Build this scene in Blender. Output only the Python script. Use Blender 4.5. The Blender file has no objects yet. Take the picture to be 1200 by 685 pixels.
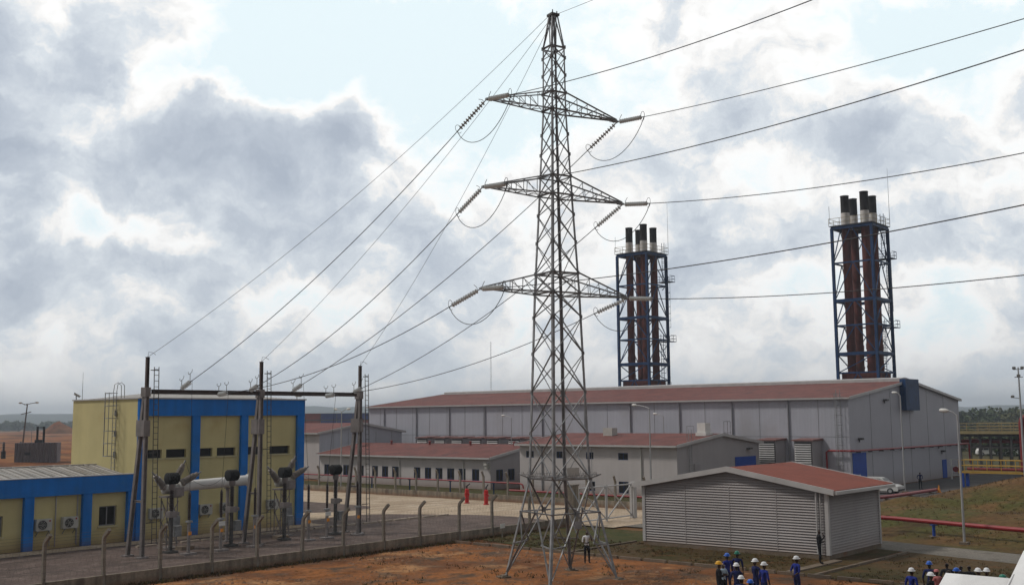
import bpy, bmesh, math, random
from mathutils import Vector, Matrix
random.seed(7)
SC = bpy.context.scene
COL = SC.collection
PI = math.pi
R = math.radians

# ------------------------------------------------------------------ camera and site grid
F, H, YH, ROLL = 1250.0, 7.8, 490.0, R(.5)
P_ = math.atan((YH - 342.5) / F)
FW = Vector((0, math.cos(P_), math.sin(P_)))
_r, _u = Vector((1, 0, 0)), Vector((0, -math.sin(P_), math.cos(P_)))
RT = _r * math.cos(ROLL) - _u * math.sin(ROLL)
UP = _u * math.cos(ROLL) + _r * math.sin(ROLL)
GA = R(49.2)                       # the plant is laid out on a grid turned by this angle
GC, GS = math.cos(GA), math.sin(GA)

def W(u, v, z=0.0):                # site grid -> world
    return Vector((u * GC - v * GS, u * GS + v * GC, z))

cam = bpy.data.cameras.new('camera'); cam.sensor_width = 36; cam.lens = 36 * F / 1200
cam.clip_start = .5; cam.clip_end = 20000
co = bpy.data.objects.new('camera', cam); COL.objects.link(co)
co.matrix_world = Matrix(((RT.x, UP.x, -FW.x, 0), (RT.y, UP.y, -FW.y, 0), (RT.z, UP.z, -FW.z, H), (0, 0, 0, 1)))
SC.camera = co
SC.view_settings.view_transform = 'Standard'
SC.view_settings.look = 'None'
SC.view_settings.gamma = 1
SC.view_settings.use_curve_mapping = False
SC.view_settings.exposure = 0.0

# ------------------------------------------------------------------ materials
def nodes_of(name):
    m = bpy.data.materials.new(name); m.use_nodes = True
    nt = m.node_tree
    return m, nt, nt.nodes['Principled BSDF']

def mat(name, col, rough=.75, metal=0.0, var=.12, scale=1.5, bump=0.0, bscale=40, streak=0.0, rib=None, spec=.3,
        fine=0.0, dirt=None, tint=None):
    """plain surface with soft tone variation; streak = vertical rain marks, rib = (axis, period, strength) corrugation,
    dirt = (colour, height, amount): splashed soil on the lowest part of a wall"""
    m, nt, b = nodes_of(name)
    N, L = nt.nodes.new, nt.links.new
    b.inputs['Roughness'].default_value = rough
    b.inputs['Metallic'].default_value = metal
    b.inputs['Specular IOR Level'].default_value = spec
    tc = N('ShaderNodeTexCoord')
    n = N('ShaderNodeTexNoise'); n.inputs['Scale'].default_value = scale; n.inputs['Detail'].default_value = 6
    L(tc.outputs['Object'], n.inputs['Vector'])
    mr = N('ShaderNodeMapRange'); mr.inputs[1].default_value = .3; mr.inputs[2].default_value = .7
    mr.inputs[3].default_value = 1 - var; mr.inputs[4].default_value = 1 + var
    L(n.outputs['Fac'], mr.inputs[0])
    fac = mr.outputs[0]
    if streak:
        mp = N('ShaderNodeMapping'); mp.inputs['Scale'].default_value = (2.2, 2.2, .10)
        L(tc.outputs['Object'], mp.inputs['Vector'])
        s = N('ShaderNodeTexNoise'); s.inputs['Scale'].default_value = 1.3; s.inputs['Detail'].default_value = 8
        L(mp.outputs[0], s.inputs['Vector'])
        sr = N('ShaderNodeMapRange'); sr.inputs[1].default_value = .35; sr.inputs[2].default_value = .65
        sr.inputs[3].default_value = 1 - streak; sr.inputs[4].default_value = 1 + streak * .5
        L(s.outputs['Fac'], sr.inputs[0])
        mu = N('ShaderNodeMath'); mu.operation = 'MULTIPLY'; L(fac, mu.inputs[0]); L(sr.outputs[0], mu.inputs[1]); fac = mu.outputs[0]
    if fine:
        s = N('ShaderNodeTexNoise'); s.inputs['Scale'].default_value = bscale; s.inputs['Detail'].default_value = 3
        L(tc.outputs['Object'], s.inputs['Vector'])
        sr = N('ShaderNodeMapRange'); sr.inputs[1].default_value = .3; sr.inputs[2].default_value = .7
        sr.inputs[3].default_value = 1 - fine; sr.inputs[4].default_value = 1 + fine
        L(s.outputs['Fac'], sr.inputs[0])
        mu = N('ShaderNodeMath'); mu.operation = 'MULTIPLY'; L(fac, mu.inputs[0]); L(sr.outputs[0], mu.inputs[1]); fac = mu.outputs[0]
    vm = N('ShaderNodeVectorMath'); vm.operation = 'SCALE'
    vm.inputs[0].default_value = col[:3]
    L(fac, vm.inputs['Scale'])
    out = vm.outputs[0]
    if tint:
        t = N('ShaderNodeTexNoise'); t.inputs['Scale'].default_value = tint[1]; t.inputs['Detail'].default_value = 7
        L(tc.outputs['Object'], t.inputs['Vector'])
        tr = N('ShaderNodeMapRange'); tr.inputs[1].default_value = tint[2]; tr.inputs[2].default_value = tint[2] + .18
        tr.interpolation_type = 'SMOOTHSTEP'
        L(t.outputs['Fac'], tr.inputs[0])
        mx = N('ShaderNodeMix'); mx.data_type = 'RGBA'
        mx.inputs['B'].default_value = (*tint[0], 1)
        L(tr.outputs[0], mx.inputs['Factor']); L(out, mx.inputs['A']); out = mx.outputs['Result']
    if dirt:
        sx = N('ShaderNodeSeparateXYZ'); L(tc.outputs['Object'], sx.inputs[0])
        ad = N('ShaderNodeMath'); ad.operation = 'MULTIPLY_ADD'; ad.inputs[1].default_value = -dirt[1] * 1.2; L(n.outputs['Fac'], ad.inputs[0]); L(sx.outputs['Z'], ad.inputs[2])
        dr = N('ShaderNodeMapRange'); dr.inputs[1].default_value = -dirt[1] * .5; dr.inputs[2].default_value = dirt[1] * .6
        dr.inputs[3].default_value = dirt[2]; dr.inputs[4].default_value = 0
        L(ad.outputs[0], dr.inputs[0])
        mx = N('ShaderNodeMix'); mx.data_type = 'RGBA'; mx.inputs['B'].default_value = (*dirt[0], 1)
        L(dr.outputs[0], mx.inputs['Factor']); L(out, mx.inputs['A']); out = mx.outputs['Result']
    L(out, b.inputs['Base Color'])
    hgt = None
    if rib:
        sx = N('ShaderNodeSeparateXYZ'); L(tc.outputs['Object'], sx.inputs[0])
        ma = N('ShaderNodeMath'); ma.operation = 'MULTIPLY'; ma.inputs[1].default_value = 2 * PI / rib[1]
        L(sx.outputs['XYZ'.index(rib[0])], ma.inputs[0])
        si = N('ShaderNodeMath'); si.operation = 'SINE'; L(ma.outputs[0], si.inputs[0])
        bp = N('ShaderNodeBump'); bp.inputs['Strength'].default_value = rib[2]; bp.inputs['Distance'].default_value = rib[1] * .25
        L(si.outputs[0], bp.inputs['Height']); L(bp.outputs[0], b.inputs['Normal']); hgt = bp
    if bump:
        s = N('ShaderNodeTexNoise'); s.inputs['Scale'].default_value = bscale; s.inputs['Detail'].default_value = 4
        L(tc.outputs['Object'], s.inputs['Vector'])
        bp = N('ShaderNodeBump'); bp.inputs['Strength'].default_value = bump; bp.inputs['Distance'].default_value = 1 / bscale
        L(s.outputs['Fac'], bp.inputs['Height'])
        if hgt: L(hgt.outputs[0], bp.inputs['Normal'])
        L(bp.outputs[0], b.inputs['Normal'])
    return m

SOIL = (.20, .085, .035)
MT = dict(
    galv=mat('galvanised steel', (.27, .275, .285), .55, .35, .3, 3, tint=((.15, .12, .105), 1.1, .66)),
    galvdark=mat('weathered steel', (.085, .08, .078), .6, .3, .35, 4),
    gantry=mat('gantry steel', (.23, .205, .20), .6, .2, .2, 2, streak=.15),
    beam=mat('gantry beam steel', (.085, .06, .055), .65, .2, .3, 2),
    wire=mat('conductor aluminium', (.05, .05, .055), .6, .3, .1),
    wirethin=mat('earth wire steel', (.11, .11, .115), .6, .3, .1),
    glass_disc=mat('insulator glass', (.62, .64, .64), .25, 0, .12, 20, spec=.5),
    brownpor=mat('brown porcelain', (.035, .02, .018), .3, 0, .2, 9, spec=.5),
    greypor=mat('grey porcelain', (.26, .225, .20), .35, 0, .2, 9, spec=.5),
    yellow=mat('yellow render', (.58, .505, .255), .9, 0, .09, .45, streak=.025, tint=((.50, .40, .19), .35, .58), bump=.15, bscale=30, dirt=(SOIL, .9, .55)),
    sill=mat('sill render', (.50, .45, .27), .9, 0, .1),
    blue=mat('blue masonry paint', (.008, .165, .56), .85, 0, .14, .7, streak=.09, tint=((.03, .17, .44), .5, .55), dirt=((.1, .07, .1), .5, .5)),
    steelblue=mat('blue structural paint', (.010, .042, .13), .6, 0, .25, 1.2, streak=.2, tint=((.02, .035, .09), 1.5, .62)),
    doorblue=mat('blue door paint', (.008, .06, .36), .6, 0, .1),
    hall=mat('grey wall cladding', (.42, .43, .49), .6, 0, .07, .25, streak=.05, tint=((.36, .355, .385), .13, .56), rib=('Y', .33, .06), dirt=((.2, .12, .08), 1.2, .4)),
    hallend=mat('grey gable cladding', (.42, .415, .46), .6, 0, .05, .25, streak=.03, rib=('X', .33, .06), dirt=((.2, .12, .08), 1.2, .4)),
    seam=mat('cladding joint', (.25, .25, .27), .7),
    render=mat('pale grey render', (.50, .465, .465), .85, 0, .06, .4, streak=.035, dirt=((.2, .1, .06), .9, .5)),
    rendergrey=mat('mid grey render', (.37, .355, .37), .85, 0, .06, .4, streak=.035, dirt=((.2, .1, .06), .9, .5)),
    roofred=mat('red roof sheet', (.185, .057, .045), .7, 0, .2, .5, rib=('Y', .3, .8), tint=((.115, .045, .042), .6, .55), fine=.12, bscale=3),
    roofrust=mat('rust red roof sheet', (.215, .042, .018), .7, 0, .14, .9, rib=('X', .2, .6), fine=.1, bscale=4),
    roofpale=mat('pale roof sheet', (.36, .335, .31), .5, .1, .12, .6, rib=('X', .38, .9), streak=.1, tint=((.30, .24, .2), .8, .6)),
    trim=mat('pale metal trim', (.47, .46, .46), .55, .05, .1, 1),
    louvre=mat('grey louvre sheet', (.34, .315, .315), .6, .1, .10, .35, streak=.03, dirt=((.22, .13, .08), .7, .45)),
    inner=mat('dark interior', (.012, .012, .013), .9),
    pane=mat('dark glass', (.010, .0095, .0095), .3, 0, .1, spec=.22), brightred=mat('hydrant red', (.50, .012, .012), .45, 0, .1), louvretop=mat('louvre house roof', (.20, .10, .092), .7, 0, .1),
    palekerb=mat('pale kerb concrete', (.40, .33, .265), .9, 0, .15, 1.2, fine=.1, bscale=10),
    frameblue=mat('blue window frame', (.02, .05, .17), .6),
    white=mat('white enamel', (.68, .67, .65), .5, 0, .07, 2),
    acgrey=mat('off white sheet metal', (.46, .45, .42), .5, 0, .08, 3),
    black=mat('black rubber', (.012, .012, .013), .7),
    red=mat('red pipe paint', (.26, .012, .016), .45, 0, .15, 1.0, spec=.4),
    darkred=mat('dark red pipe paint', (.18, .02, .018), .5, 0, .2, 1.0),
    rail=mat('yellow rail paint', (.45, .27, .04), .6, 0, .15, 1.5),
    paleyellow=mat('weathered yellow rail', (.30, .24, .12), .7, 0, .15, 1.5),
    stack=mat('rust brown stack', (.125, .034, .027), .75, .0, .25, .5, streak=.25, tint=((.085, .028, .024), .7, .55)),
    stackwhite=mat('bare stack collar', (.62, .60, .58), .7, 0, .2, 1.5, streak=.3),
    stacktip=mat('soot black stack tip', (.022, .019, .019), .85, 0, .3, 1),
    post=mat('concrete post', (.21, .185, .155), .9, 0, .18, 3, fine=.12, bscale=14, streak=.15),
    fencewall=mat('concrete fence wall', (.24, .20, .155), .9, 0, .2, 1.2, fine=.15, bscale=9, streak=.35, tint=((.11, .08, .06), .9, .58), dirt=(SOIL, .3, .7)),
    kerb=mat('kerb concrete', (.175, .135, .10), .9, 0, .2, 1.2, fine=.12, bscale=10, tint=((.2, .11, .06), .8, .55)),
    tent=mat('white tent fabric', (.74, .74, .75), .7, 0, .05, .9, bump=.12, bscale=3, tint=((.58, .57, .56), .9, .62)),
    orange=mat('orange tag', (.75, .28, .03), .6),
    bluecont=mat('blue container paint', (.025, .05, .24), .6, 0, .15, .5, rib=('X', .3, .6)),
    redcont=mat('red container paint', (.26, .055, .04), .6, 0, .15, .5, rib=('X', .3, .6)),
    shack=mat('purple grey sheet', (.15, .125, .135), .7, 0, .15, .5, rib=('X', .45, .7), streak=.3),
    carwhite=mat('car paint', (.52, .52, .51), .3, 0, .03, spec=.5),
    wood=mat('pole timber', (.09, .06, .045), .9, 0, .2, 3),
    galvpole=mat('pale pole', (.38, .38, .39), .5, .15, .12, 1.5, streak=.12),
)
# people
MT.update(
    skin=mat('skin', (.05, .027, .018), .55, 0, .06, 20), hair=mat('hair', (.006, .005, .005), .8),
    bluecloth=mat('blue overall', (.012, .025, .20), .9, 0, .2, 8, bump=.4, bscale=14), navycloth=mat('navy overall', (.010, .015, .08), .9, 0, .2, 8, bump=.4, bscale=14),
    darkcloth=mat('dark cloth', (.012, .012, .016), .9, 0, .2, 8, bump=.4, bscale=14), whitecloth=mat('white shirt', (.68, .69, .72), .9, 0, .08, 8, bump=.4, bscale=14),
    palecloth=mat('pale blue shirt', (.35, .45, .55), .9, 0, .1, 8), pinkcloth=mat('pink cap', (.5, .17, .17), .9), shoe=mat('shoe', (.012, .010, .01), .6),
    hatwhite=mat('white hard hat', (.75, .76, .78), .35), hatblue=mat('blue hard hat', (.02, .11, .50), .35), hatyellow=mat('yellow hard hat', (.72, .38, .02), .35),
    hatgreen=mat('green hard hat', (.02, .19, .13), .35))

# ------------------------------------------------------------------ mesh builder
def frame_of(d):
    d = Vector(d).normalized()
    a = Vector((0, 0, 1)) if abs(d.z) < .95 else Vector((1, 0, 0))
    x = d.cross(a).normalized(); y = d.cross(x).normalized()
    return d, x, y

class MB:
    def __init__(s): s.v = []; s.f = []; s.m = []; s.k = 0
    def mi(s, k): s.k = k; return s
    def add(s, vs, fs):
        o = len(s.v); s.v += [tuple(p) for p in vs]
        for f in fs: s.f.append(tuple(i + o for i in f)); s.m.append(s.k)
        return s
    def poly(s, *p): return s.add(p, [tuple(range(len(p)))])
    def box(s, x0, x1, y0, y1, z0, z1):
        return s.add([(x0, y0, z0), (x1, y0, z0), (x1, y1, z0), (x0, y1, z0), (x0, y0, z1), (x1, y0, z1), (x1, y1, z1), (x0, y1, z1)],
                     [(0, 3, 2, 1), (4, 5, 6, 7), (0, 1, 5, 4), (1, 2, 6, 5), (2, 3, 7, 6), (3, 0, 4, 7)])
    def cbox(s, c, w, d, h): return s.box(c[0] - w / 2, c[0] + w / 2, c[1] - d / 2, c[1] + d / 2, c[2], c[2] + h)
    def beam(s, p, q, w, h=None):
        h = h or w; p, q = Vector(p), Vector(q)
        d, x, y = frame_of(q - p)
        vs = [b + x * i * w / 2 + y * j * h / 2 for b in (p, q) for i, j in ((-1, -1), (1, -1), (1, 1), (-1, 1))]
        return s.add(vs, [(3, 2, 1, 0), (4, 5, 6, 7), (0, 1, 5, 4), (1, 2, 6, 5), (2, 3, 7, 6), (3, 0, 4, 7)])
    def angle(s, p, q, w, t=.012, flip=(1, 1)):
        p, q = Vector(p), Vector(q); d, x, y = frame_of(q - p)
        x = x * flip[0]; y = y * flip[1]
        pr = [(0, 0), (w, 0), (w, t), (t, t), (t, w), (0, w)]
        vs = [b + x * a + y * c for b in (p, q) for a, c in pr]
        fs = [(i, (i + 1) % 6, 6 + (i + 1) % 6, 6 + i) for i in range(6)] + [(5, 4, 3, 2, 1, 0), (6, 7, 8, 9, 10, 11)]
        return s.add(vs, fs)
    def hbeam(s, p, q, w, h, t=.02):
        p, q = Vector(p), Vector(q); d, x, y = frame_of(q - p)
        for a, b, ww, hh in ((0, h / 2 - t / 2, w, t), (0, -h / 2 + t / 2, w, t), (0, 0, t, h - 2 * t)):
            o = y * b
            vs = [e + o + x * i * ww / 2 + y * j * hh / 2 for e in (p, q) for i, j in ((-1, -1), (1, -1), (1, 1), (-1, 1))]
            s.add(vs, [(3, 2, 1, 0), (4, 5, 6, 7), (0, 1, 5, 4), (1, 2, 6, 5), (2, 3, 7, 6), (3, 0, 4, 7)])
        return s
    def lathe(s, p, d, prof, n=10):
        p = Vector(p); d, x, y = frame_of(d)
        vs = []; fs = []
        for t, r in prof:
            for i in range(n):
                a = 2 * PI * i / n; vs.append(p + d * t + x * math.cos(a) * r + y * math.sin(a) * r)
        for j in range(len(prof) - 1):
            for i in range(n):
                a, b = j * n + i, j * n + (i + 1) % n
                fs.append((a, a + n, b + n, b))
        fs.append(tuple(range(n))); fs.append(tuple((len(prof) - 1) * n + i for i in reversed(range(n))))
        return s.add(vs, fs)
    def tube(s, p, q, r, r2=None, n=8):
        p, q = Vector(p), Vector(q)
        return s.lathe(p, q - p, [(0, r), ((q - p).length, r if r2 is None else r2)], n)
    def path(s, pts, r, n=6):
        pts = [Vector(p) for p in pts]; vs = []; fs = []; x = None
        for i, p in enumerate(pts):
            d = (pts[min(i + 1, len(pts) - 1)] - pts[max(i - 1, 0)]).normalized()
            if x is None: _, x, _ = frame_of(d)
            x = (x - d * x.dot(d)).normalized(); y = d.cross(x)
            for k in range(n):
                a = 2 * PI * k / n; vs.append(p + x * math.cos(a) * r + y * math.sin(a) * r)
        for j in range(len(pts) - 1):
            for i in range(n):
                a, b = j * n + i, j * n + (i + 1) % n; fs.append((a, b, b + n, a + n))
        fs.append(tuple(reversed(range(n)))); fs.append(tuple((len(pts) - 1) * n + i for i in range(n)))
        return s.add(vs, fs)
    def prism(s, pts, axis, a, b):
        """closed outline pts (2-D) pushed from a to b along axis ('X','Y','Z')"""
        def P(q, t): return {'X': (t, q[0], q[1]), 'Y': (q[0], t, q[1]), 'Z': (q[0], q[1], t)}[axis]
        n = len(pts)
        vs = [P(q, a) for q in pts] + [P(q, b) for q in pts]
        return s.add(vs, [tuple(reversed(range(n))), tuple(range(n, 2 * n))] + [(i, (i + 1) % n, n + (i + 1) % n, n + i) for i in range(n)])
    def build(s, name, m, parent=None, loc=(0, 0, 0), rot=0, smooth=False, fix=True):
        me = bpy.data.meshes.new(name); me.from_pydata(s.v, [], s.f)
        ms = m if isinstance(m, (list, tuple)) else [m]
        for x in ms: me.materials.append(MT[x] if isinstance(x, str) else x)
        me.polygons.foreach_set('material_index', [min(k, len(ms) - 1) for k in s.m])
        if fix:
            b = bmesh.new(); b.from_mesh(me); bmesh.ops.recalc_face_normals(b, faces=b.faces); b.to_mesh(me); b.free()
        if smooth:
            me.polygons.foreach_set('use_smooth', [True] * len(me.polygons))
            try: me.set_sharp_from_angle(angle=R(40))
            except Exception: pass
        o = bpy.data.objects.new(name, me); COL.objects.link(o)
        o.parent = parent; o.location = loc; o.rotation_euler = (0, 0, rot)
        return o

def tag(o, label, cat, group=None):
    o['label'] = label; o['category'] = cat
    if group: o['group'] = group
    return o
def thing(name, label, cat, loc=(0, 0, 0), rot=GA, group=None):
    o = bpy.data.objects.new(name, None); COL.objects.link(o)
    o.empty_display_size = .3; o.location = loc; o.rotation_euler = (0, 0, rot)
    return tag(o, label, cat, group)
def struct(o, kind='structure'):
    o['kind'] = kind; return o
def dup(o, parent=None):
    c = o.copy(); COL.objects.link(c); c.parent = parent
    for ch in list(o.children): dup(ch, c)
    return c
def place(o, loc, rot=None, label=None):
    o.location = loc
    if rot is not None: o.rotation_euler = (0, 0, rot)
    if label: o['label'] = label
    return o
def sag(p, q, s, n=24):
    p, q = Vector(p), Vector(q)
    return [p.lerp(q, i / n) - Vector((0, 0, 4 * s * (i / n) * (1 - i / n))) for i in range(n + 1)]
# ------------------------------------------------------------------ sky and sun
SUN_EL, SUN_AZ = R(50), R(-86)      # azimuth measured from the view direction (+Y), negative = to the left
sun_dir = Vector((math.sin(SUN_AZ) * math.cos(SUN_EL), math.cos(SUN_AZ) * math.cos(SUN_EL), math.sin(SUN_EL)))
sl = bpy.data.lights.new('sun', 'SUN'); sl.energy = 1.7; sl.angle = R(8); sl.color = (1, .95, .87)
so = bpy.data.objects.new('sun', sl); COL.objects.link(so)
so.rotation_euler = (-sun_dir).to_track_quat('-Z', 'Y').to_euler()

wd = bpy.data.worlds.new('World'); SC.world = wd; wd.use_nodes = True
nt = wd.node_tree; nt.nodes.clear(); N, L = nt.nodes.new, nt.links.new
def pxdir(x, y): return (FW + RT * ((x - 600) / F) + UP * ((342.5 - y) / F)).normalized()
def math_(op, a, b=None, c=None):
    n = N('ShaderNodeMath'); n.operation = op
    for i, q in enumerate((a, b, c)):
        if q is None: continue
        if isinstance(q, (int, float)): n.inputs[i].default_value = q
        else: L(q, n.inputs[i])
    return n.outputs[0]
def rng(x, a, b, c, d, smooth=True):
    n = N('ShaderNodeMapRange'); n.interpolation_type = 'SMOOTHSTEP' if smooth else 'LINEAR'
    L(x, n.inputs[0])
    for i, q in enumerate((a, b, c, d)): n.inputs[i + 1].default_value = q
    return n.outputs[0]
tc = N('ShaderNodeTexCoord'); D_ = tc.outputs['Generated']
sp = N('ShaderNodeSeparateXYZ'); L(D_, sp.inputs[0])
def noise(vec, scale, detail=8, rough=.55, off=(0, 0, 0), sz=1.0):
    mp = N('ShaderNodeMapping'); mp.inputs['Location'].default_value = off; mp.inputs['Scale'].default_value = (1, 1, sz); L(vec, mp.inputs['Vector'])
    n = N('ShaderNodeTexNoise'); n.inputs['Scale'].default_value = scale; n.inputs['Detail'].default_value = detail; n.inputs['Roughness'].default_value = rough
    L(mp.outputs[0], n.inputs['Vector']); return n
wn = noise(D_, 9, 6, .6, (3, 1, 2))
sub = N('ShaderNodeVectorMath'); sub.operation = 'SUBTRACT'; L(wn.outputs['Color'], sub.inputs[0]); sub.inputs[1].default_value = (.5, .5, .5)
wsc = N('ShaderNodeVectorMath'); wsc.operation = 'SCALE'; L(sub.outputs[0], wsc.inputs[0]); wsc.inputs['Scale'].default_value = .11
wad = N('ShaderNodeVectorMath'); wad.operation = 'ADD'; L(D_, wad.inputs[0]); L(wsc.outputs[0], wad.inputs[1])
DW = wad.outputs[0]                  # warped direction: ragged cloud edges
n1 = noise(DW, 9.0, 9, .56, (1.7, 4.2, .6), 1.45).outputs['Fac']
n2 = noise(DW, 15, 8, .57, (9.1, 2.2, 5.6), 1.5).outputs['Fac']
up_ = N('ShaderNodeVectorMath'); up_.operation = 'ADD'; L(DW, up_.inputs[0]); up_.inputs[1].default_value = (-.006, 0, .016)
n1u = noise(up_.outputs[0], 9.0, 9, .56, (1.7, 4.2, .6), 1.45).outputs['Fac']
rim = math_('SUBTRACT', n1, n1u)
dens = math_('MULTIPLY_ADD', n1, 1.75, -.45)
dens = math_('MULTIPLY_ADD', rim, -1.5, dens)
dens = math_('ADD', dens, math_('MULTIPLY_ADD', n2, .9, -.45))
# cloud masses: (px, py) direction, half width and half height in degrees, weight (+ thick grey, - thin and bright)
MASSES = [(70, 25, 7, 3.0, .30), (-60, 120, 6, 5, .22), (60, 190, 5.0, 3.2, .18), (310, 165, 5.0, 3.0, .33), (260, 235, 6.5, 3.4, .34), (370, 130, 3.0, 2.2, .18),
          (400, 290, 6, 2.4, .20), (60, 320, 7, 2.6, .20), (180, 385, 8, 1.6, .10), (560, 300, 5, 2, .08),
          (430, 60, 11, 4.0, -.55), (560, 130, 6, 4.0, -.30), (160, 110, 3.0, 2.0, -.28), (120, 265, 3.6, 1.6, -.30), (225, 285, 3, 1.2, -.16), (300, 90, 5, 2.2, -.25),
          (880, 155, 7, 3.0, .14), (1010, 165, 4.5, 2, .12), (760, 180, 4, 2.2, .10), (1120, 110, 3.5, 2.2, -.22), (1000, 40, 7, 2.6, -.28), (760, 70, 5, 3, -.26),
          (900, 60, 4, 1.8, .06), (830, 290, 5, 2.2, .12), (930, 250, 4, 2, .10), (1120, 310, 6, 2.2, .02), (760, 270, 3, 2, -.05), (1180, 210, 3, 2.2, -.16), (1180, 30, 4, 2, -.1)]
for x, y, hw, hh, w in MASSES:
    c = pxdir(x, y)
    s = N('ShaderNodeVectorMath'); s.operation = 'SUBTRACT'; L(DW, s.inputs[0]); s.inputs[1].default_value = c
    m = N('ShaderNodeVectorMath'); m.operation = 'MULTIPLY'; L(s.outputs[0], m.inputs[0])
    k = 1 / math.sin(R(hw)); kz = 1 / math.sin(R(hh)); m.inputs[1].default_value = (k, k, kz)
    l = N('ShaderNodeVectorMath'); l.operation = 'LENGTH'; L(m.outputs[0], l.inputs[0])
    dens = math_('ADD', dens, rng(l.outputs['Value'], 0, 1.5, w, 0))
# toward the horizon the deck closes into an even pale grey
hz = rng(sp.outputs['Z'], -.02, .085, .15, 1)
dens = math_('ADD', math_('MULTIPLY', dens, hz), math_('MULTIPLY', math_('SUBTRACT', 1, hz), math_('MULTIPLY_ADD', n2, .22, .36)))
rp = N('ShaderNodeValToRGB'); L(dens, rp.inputs[0])
cr = rp.color_ramp
for p, c in ((.06, (.82, .94, .98)), (.22, (.93, .985, 1)), (.33, (1, 1, .99)), (.42, (.90, .895, .885)), (.54, (.70, .75, .80)), (.74, (.53, .585, .66)), (1, (.41, .465, .55))):
    e = cr.elements[0] if p == .06 else (cr.elements[-1] if p == 1 else cr.elements.new(p))
    e.position = p; e.color = (*c, 1)
# unseen deck behind the camera and overhead is dimmed to weaken the scene light
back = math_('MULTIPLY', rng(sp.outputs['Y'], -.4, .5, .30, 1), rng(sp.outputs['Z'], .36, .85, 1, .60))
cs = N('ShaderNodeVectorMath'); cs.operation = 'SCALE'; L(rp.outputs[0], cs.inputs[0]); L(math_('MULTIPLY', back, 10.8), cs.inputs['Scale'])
sky = N('ShaderNodeTexSky'); sky.sky_type = 'NISHITA'; sky.sun_disc = False
sky.sun_elevation = SUN_EL; sky.sun_rotation = SUN_AZ; sky.dust_density = 3
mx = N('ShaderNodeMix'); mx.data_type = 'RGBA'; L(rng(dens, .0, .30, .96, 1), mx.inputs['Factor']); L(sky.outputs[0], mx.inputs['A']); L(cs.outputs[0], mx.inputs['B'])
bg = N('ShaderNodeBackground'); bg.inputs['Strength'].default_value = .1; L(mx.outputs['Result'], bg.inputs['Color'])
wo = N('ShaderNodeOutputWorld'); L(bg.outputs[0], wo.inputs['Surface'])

# ------------------------------------------------------------------ ground
def ground_mat(name, base, c2, c3, s1=.12, s2=.9, fine=22, bump=.5, w2=.5, w3=.55, c4=None):
    m, nt, b = nodes_of(name); N, L = nt.nodes.new, nt.links.new
    b.inputs['Roughness'].default_value = .95; b.inputs['Specular IOR Level'].default_value = .1
    tc = N('ShaderNodeTexCoord')
    def nz(sc, d=8, r=.6):
        n = N('ShaderNodeTexNoise'); n.inputs['Scale'].default_value = sc; n.inputs['Detail'].default_value = d; n.inputs['Roughness'].default_value = r
        L(tc.outputs['Object'], n.inputs['Vector']); return n.outputs['Fac']
    def mix(f, lo, hi, A, B):
        r = N('ShaderNodeMapRange'); r.interpolation_type = 'SMOOTHSTEP'; r.inputs[1].default_value = lo; r.inputs[2].default_value = hi; L(f, r.inputs[0])
        x = N('ShaderNodeMix'); x.data_type = 'RGBA'; L(r.outputs[0], x.inputs['Factor'])
        for k, q in (('A', A), ('B', B)):
            if isinstance(q, tuple): x.inputs[k].default_value = (*q, 1)
            else: L(q, x.inputs[k])
        return x.outputs['Result']
    o = mix(nz(s1), w2 - .1, w2 + .12, base, c2)
    o = mix(nz(s2), w3 - .08, w3 + .12, o, c3)
    if c4: o = mix(nz(s2 * .43, 10, .7), .52, .66, o, c4)
    f = nz(fine, 4, .7)
    r = N('ShaderNodeMapRange'); r.inputs[1].default_value = .25; r.inputs[2].default_value = .75; r.inputs[3].default_value = .55; r.inputs[4].default_value = 1.45; L(f, r.inputs[0])
    v = N('ShaderNodeVectorMath'); v.operation = 'SCALE'; L(o, v.inputs[0]); L(r.outputs[0], v.inputs['Scale'])
    L(v.outputs[0], b.inputs['Base Color'])
    bp = N('ShaderNodeBump'); bp.inputs['Strength'].default_value = bump; bp.inputs['Distance'].default_value = .08
    f2 = nz(fine * .25, 8, .7); L(f2, bp.inputs['Height']); L(bp.outputs[0], b.inputs['Normal'])
    return m
MT['dirt'] = ground_mat('laterite dirt', (.29, .112, .036), (.16, .064, .026), (.105, .068, .045), .16, .5, 5, 1.0, .49, .54, (.38, .20, .09))
MT['gravel'] = ground_mat('crushed stone', (.135, .100, .088), (.10, .076, .067), (.17, .130, .114), .2, 1.1, 7, 1.0)
MT['concrete'] = ground_mat('concrete paving', (.44, .345, .25), (.36, .275, .195), (.49, .395, .30), .12, .5, 5, .12)
MT['asphalt'] = ground_mat('worn asphalt', (.085, .08, .08), (.11, .10, .095), (.07, .066, .066), .15, .8, 12, .2)
MT['roadmat'] = ground_mat('pale road surface', (.17, .155, .135), (.20, .18, .155), (.14, .125, .105), .2, .8, 10, .2)
MT['lawnmat'] = ground_mat('sparse lawn', (.065, .062, .020), (.085, .058, .024), (.045, .052, .016), .22, .9, 7, .8, .5, .52)
MT['drylawn'] = ground_mat('dry lawn', (.085, .056, .026), (.062, .052, .02), (.115, .062, .027), .2, .9, 7, .8)
MT['bankmat'] = ground_mat('grassy bank', (.125, .066, .028), (.075, .074, .022), (.15, .085, .036), .10, .35, 3, 1.0, .5, .55, (.060, .036, .017))
MT['hillmat'] = ground_mat('wooded hills', (.028, .040, .020), (.04, .048, .022), (.022, .03, .018), .004, .02, .05, .3)
MT['field'] = ground_mat('open country', (.16, .075, .03), (.09, .07, .03), (.20, .10, .045), .008, .03, .3, .3, .52, .5)

from mathutils import noise as NZ
def sheet(name, m, pts, z, kind='structure'):
    """flat paved or planted area, outline in site-grid coordinates"""
    mb = MB(); mb.poly(*[W(u, v, z) for u, v in pts])
    return struct(mb.build(name, m), kind)

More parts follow.
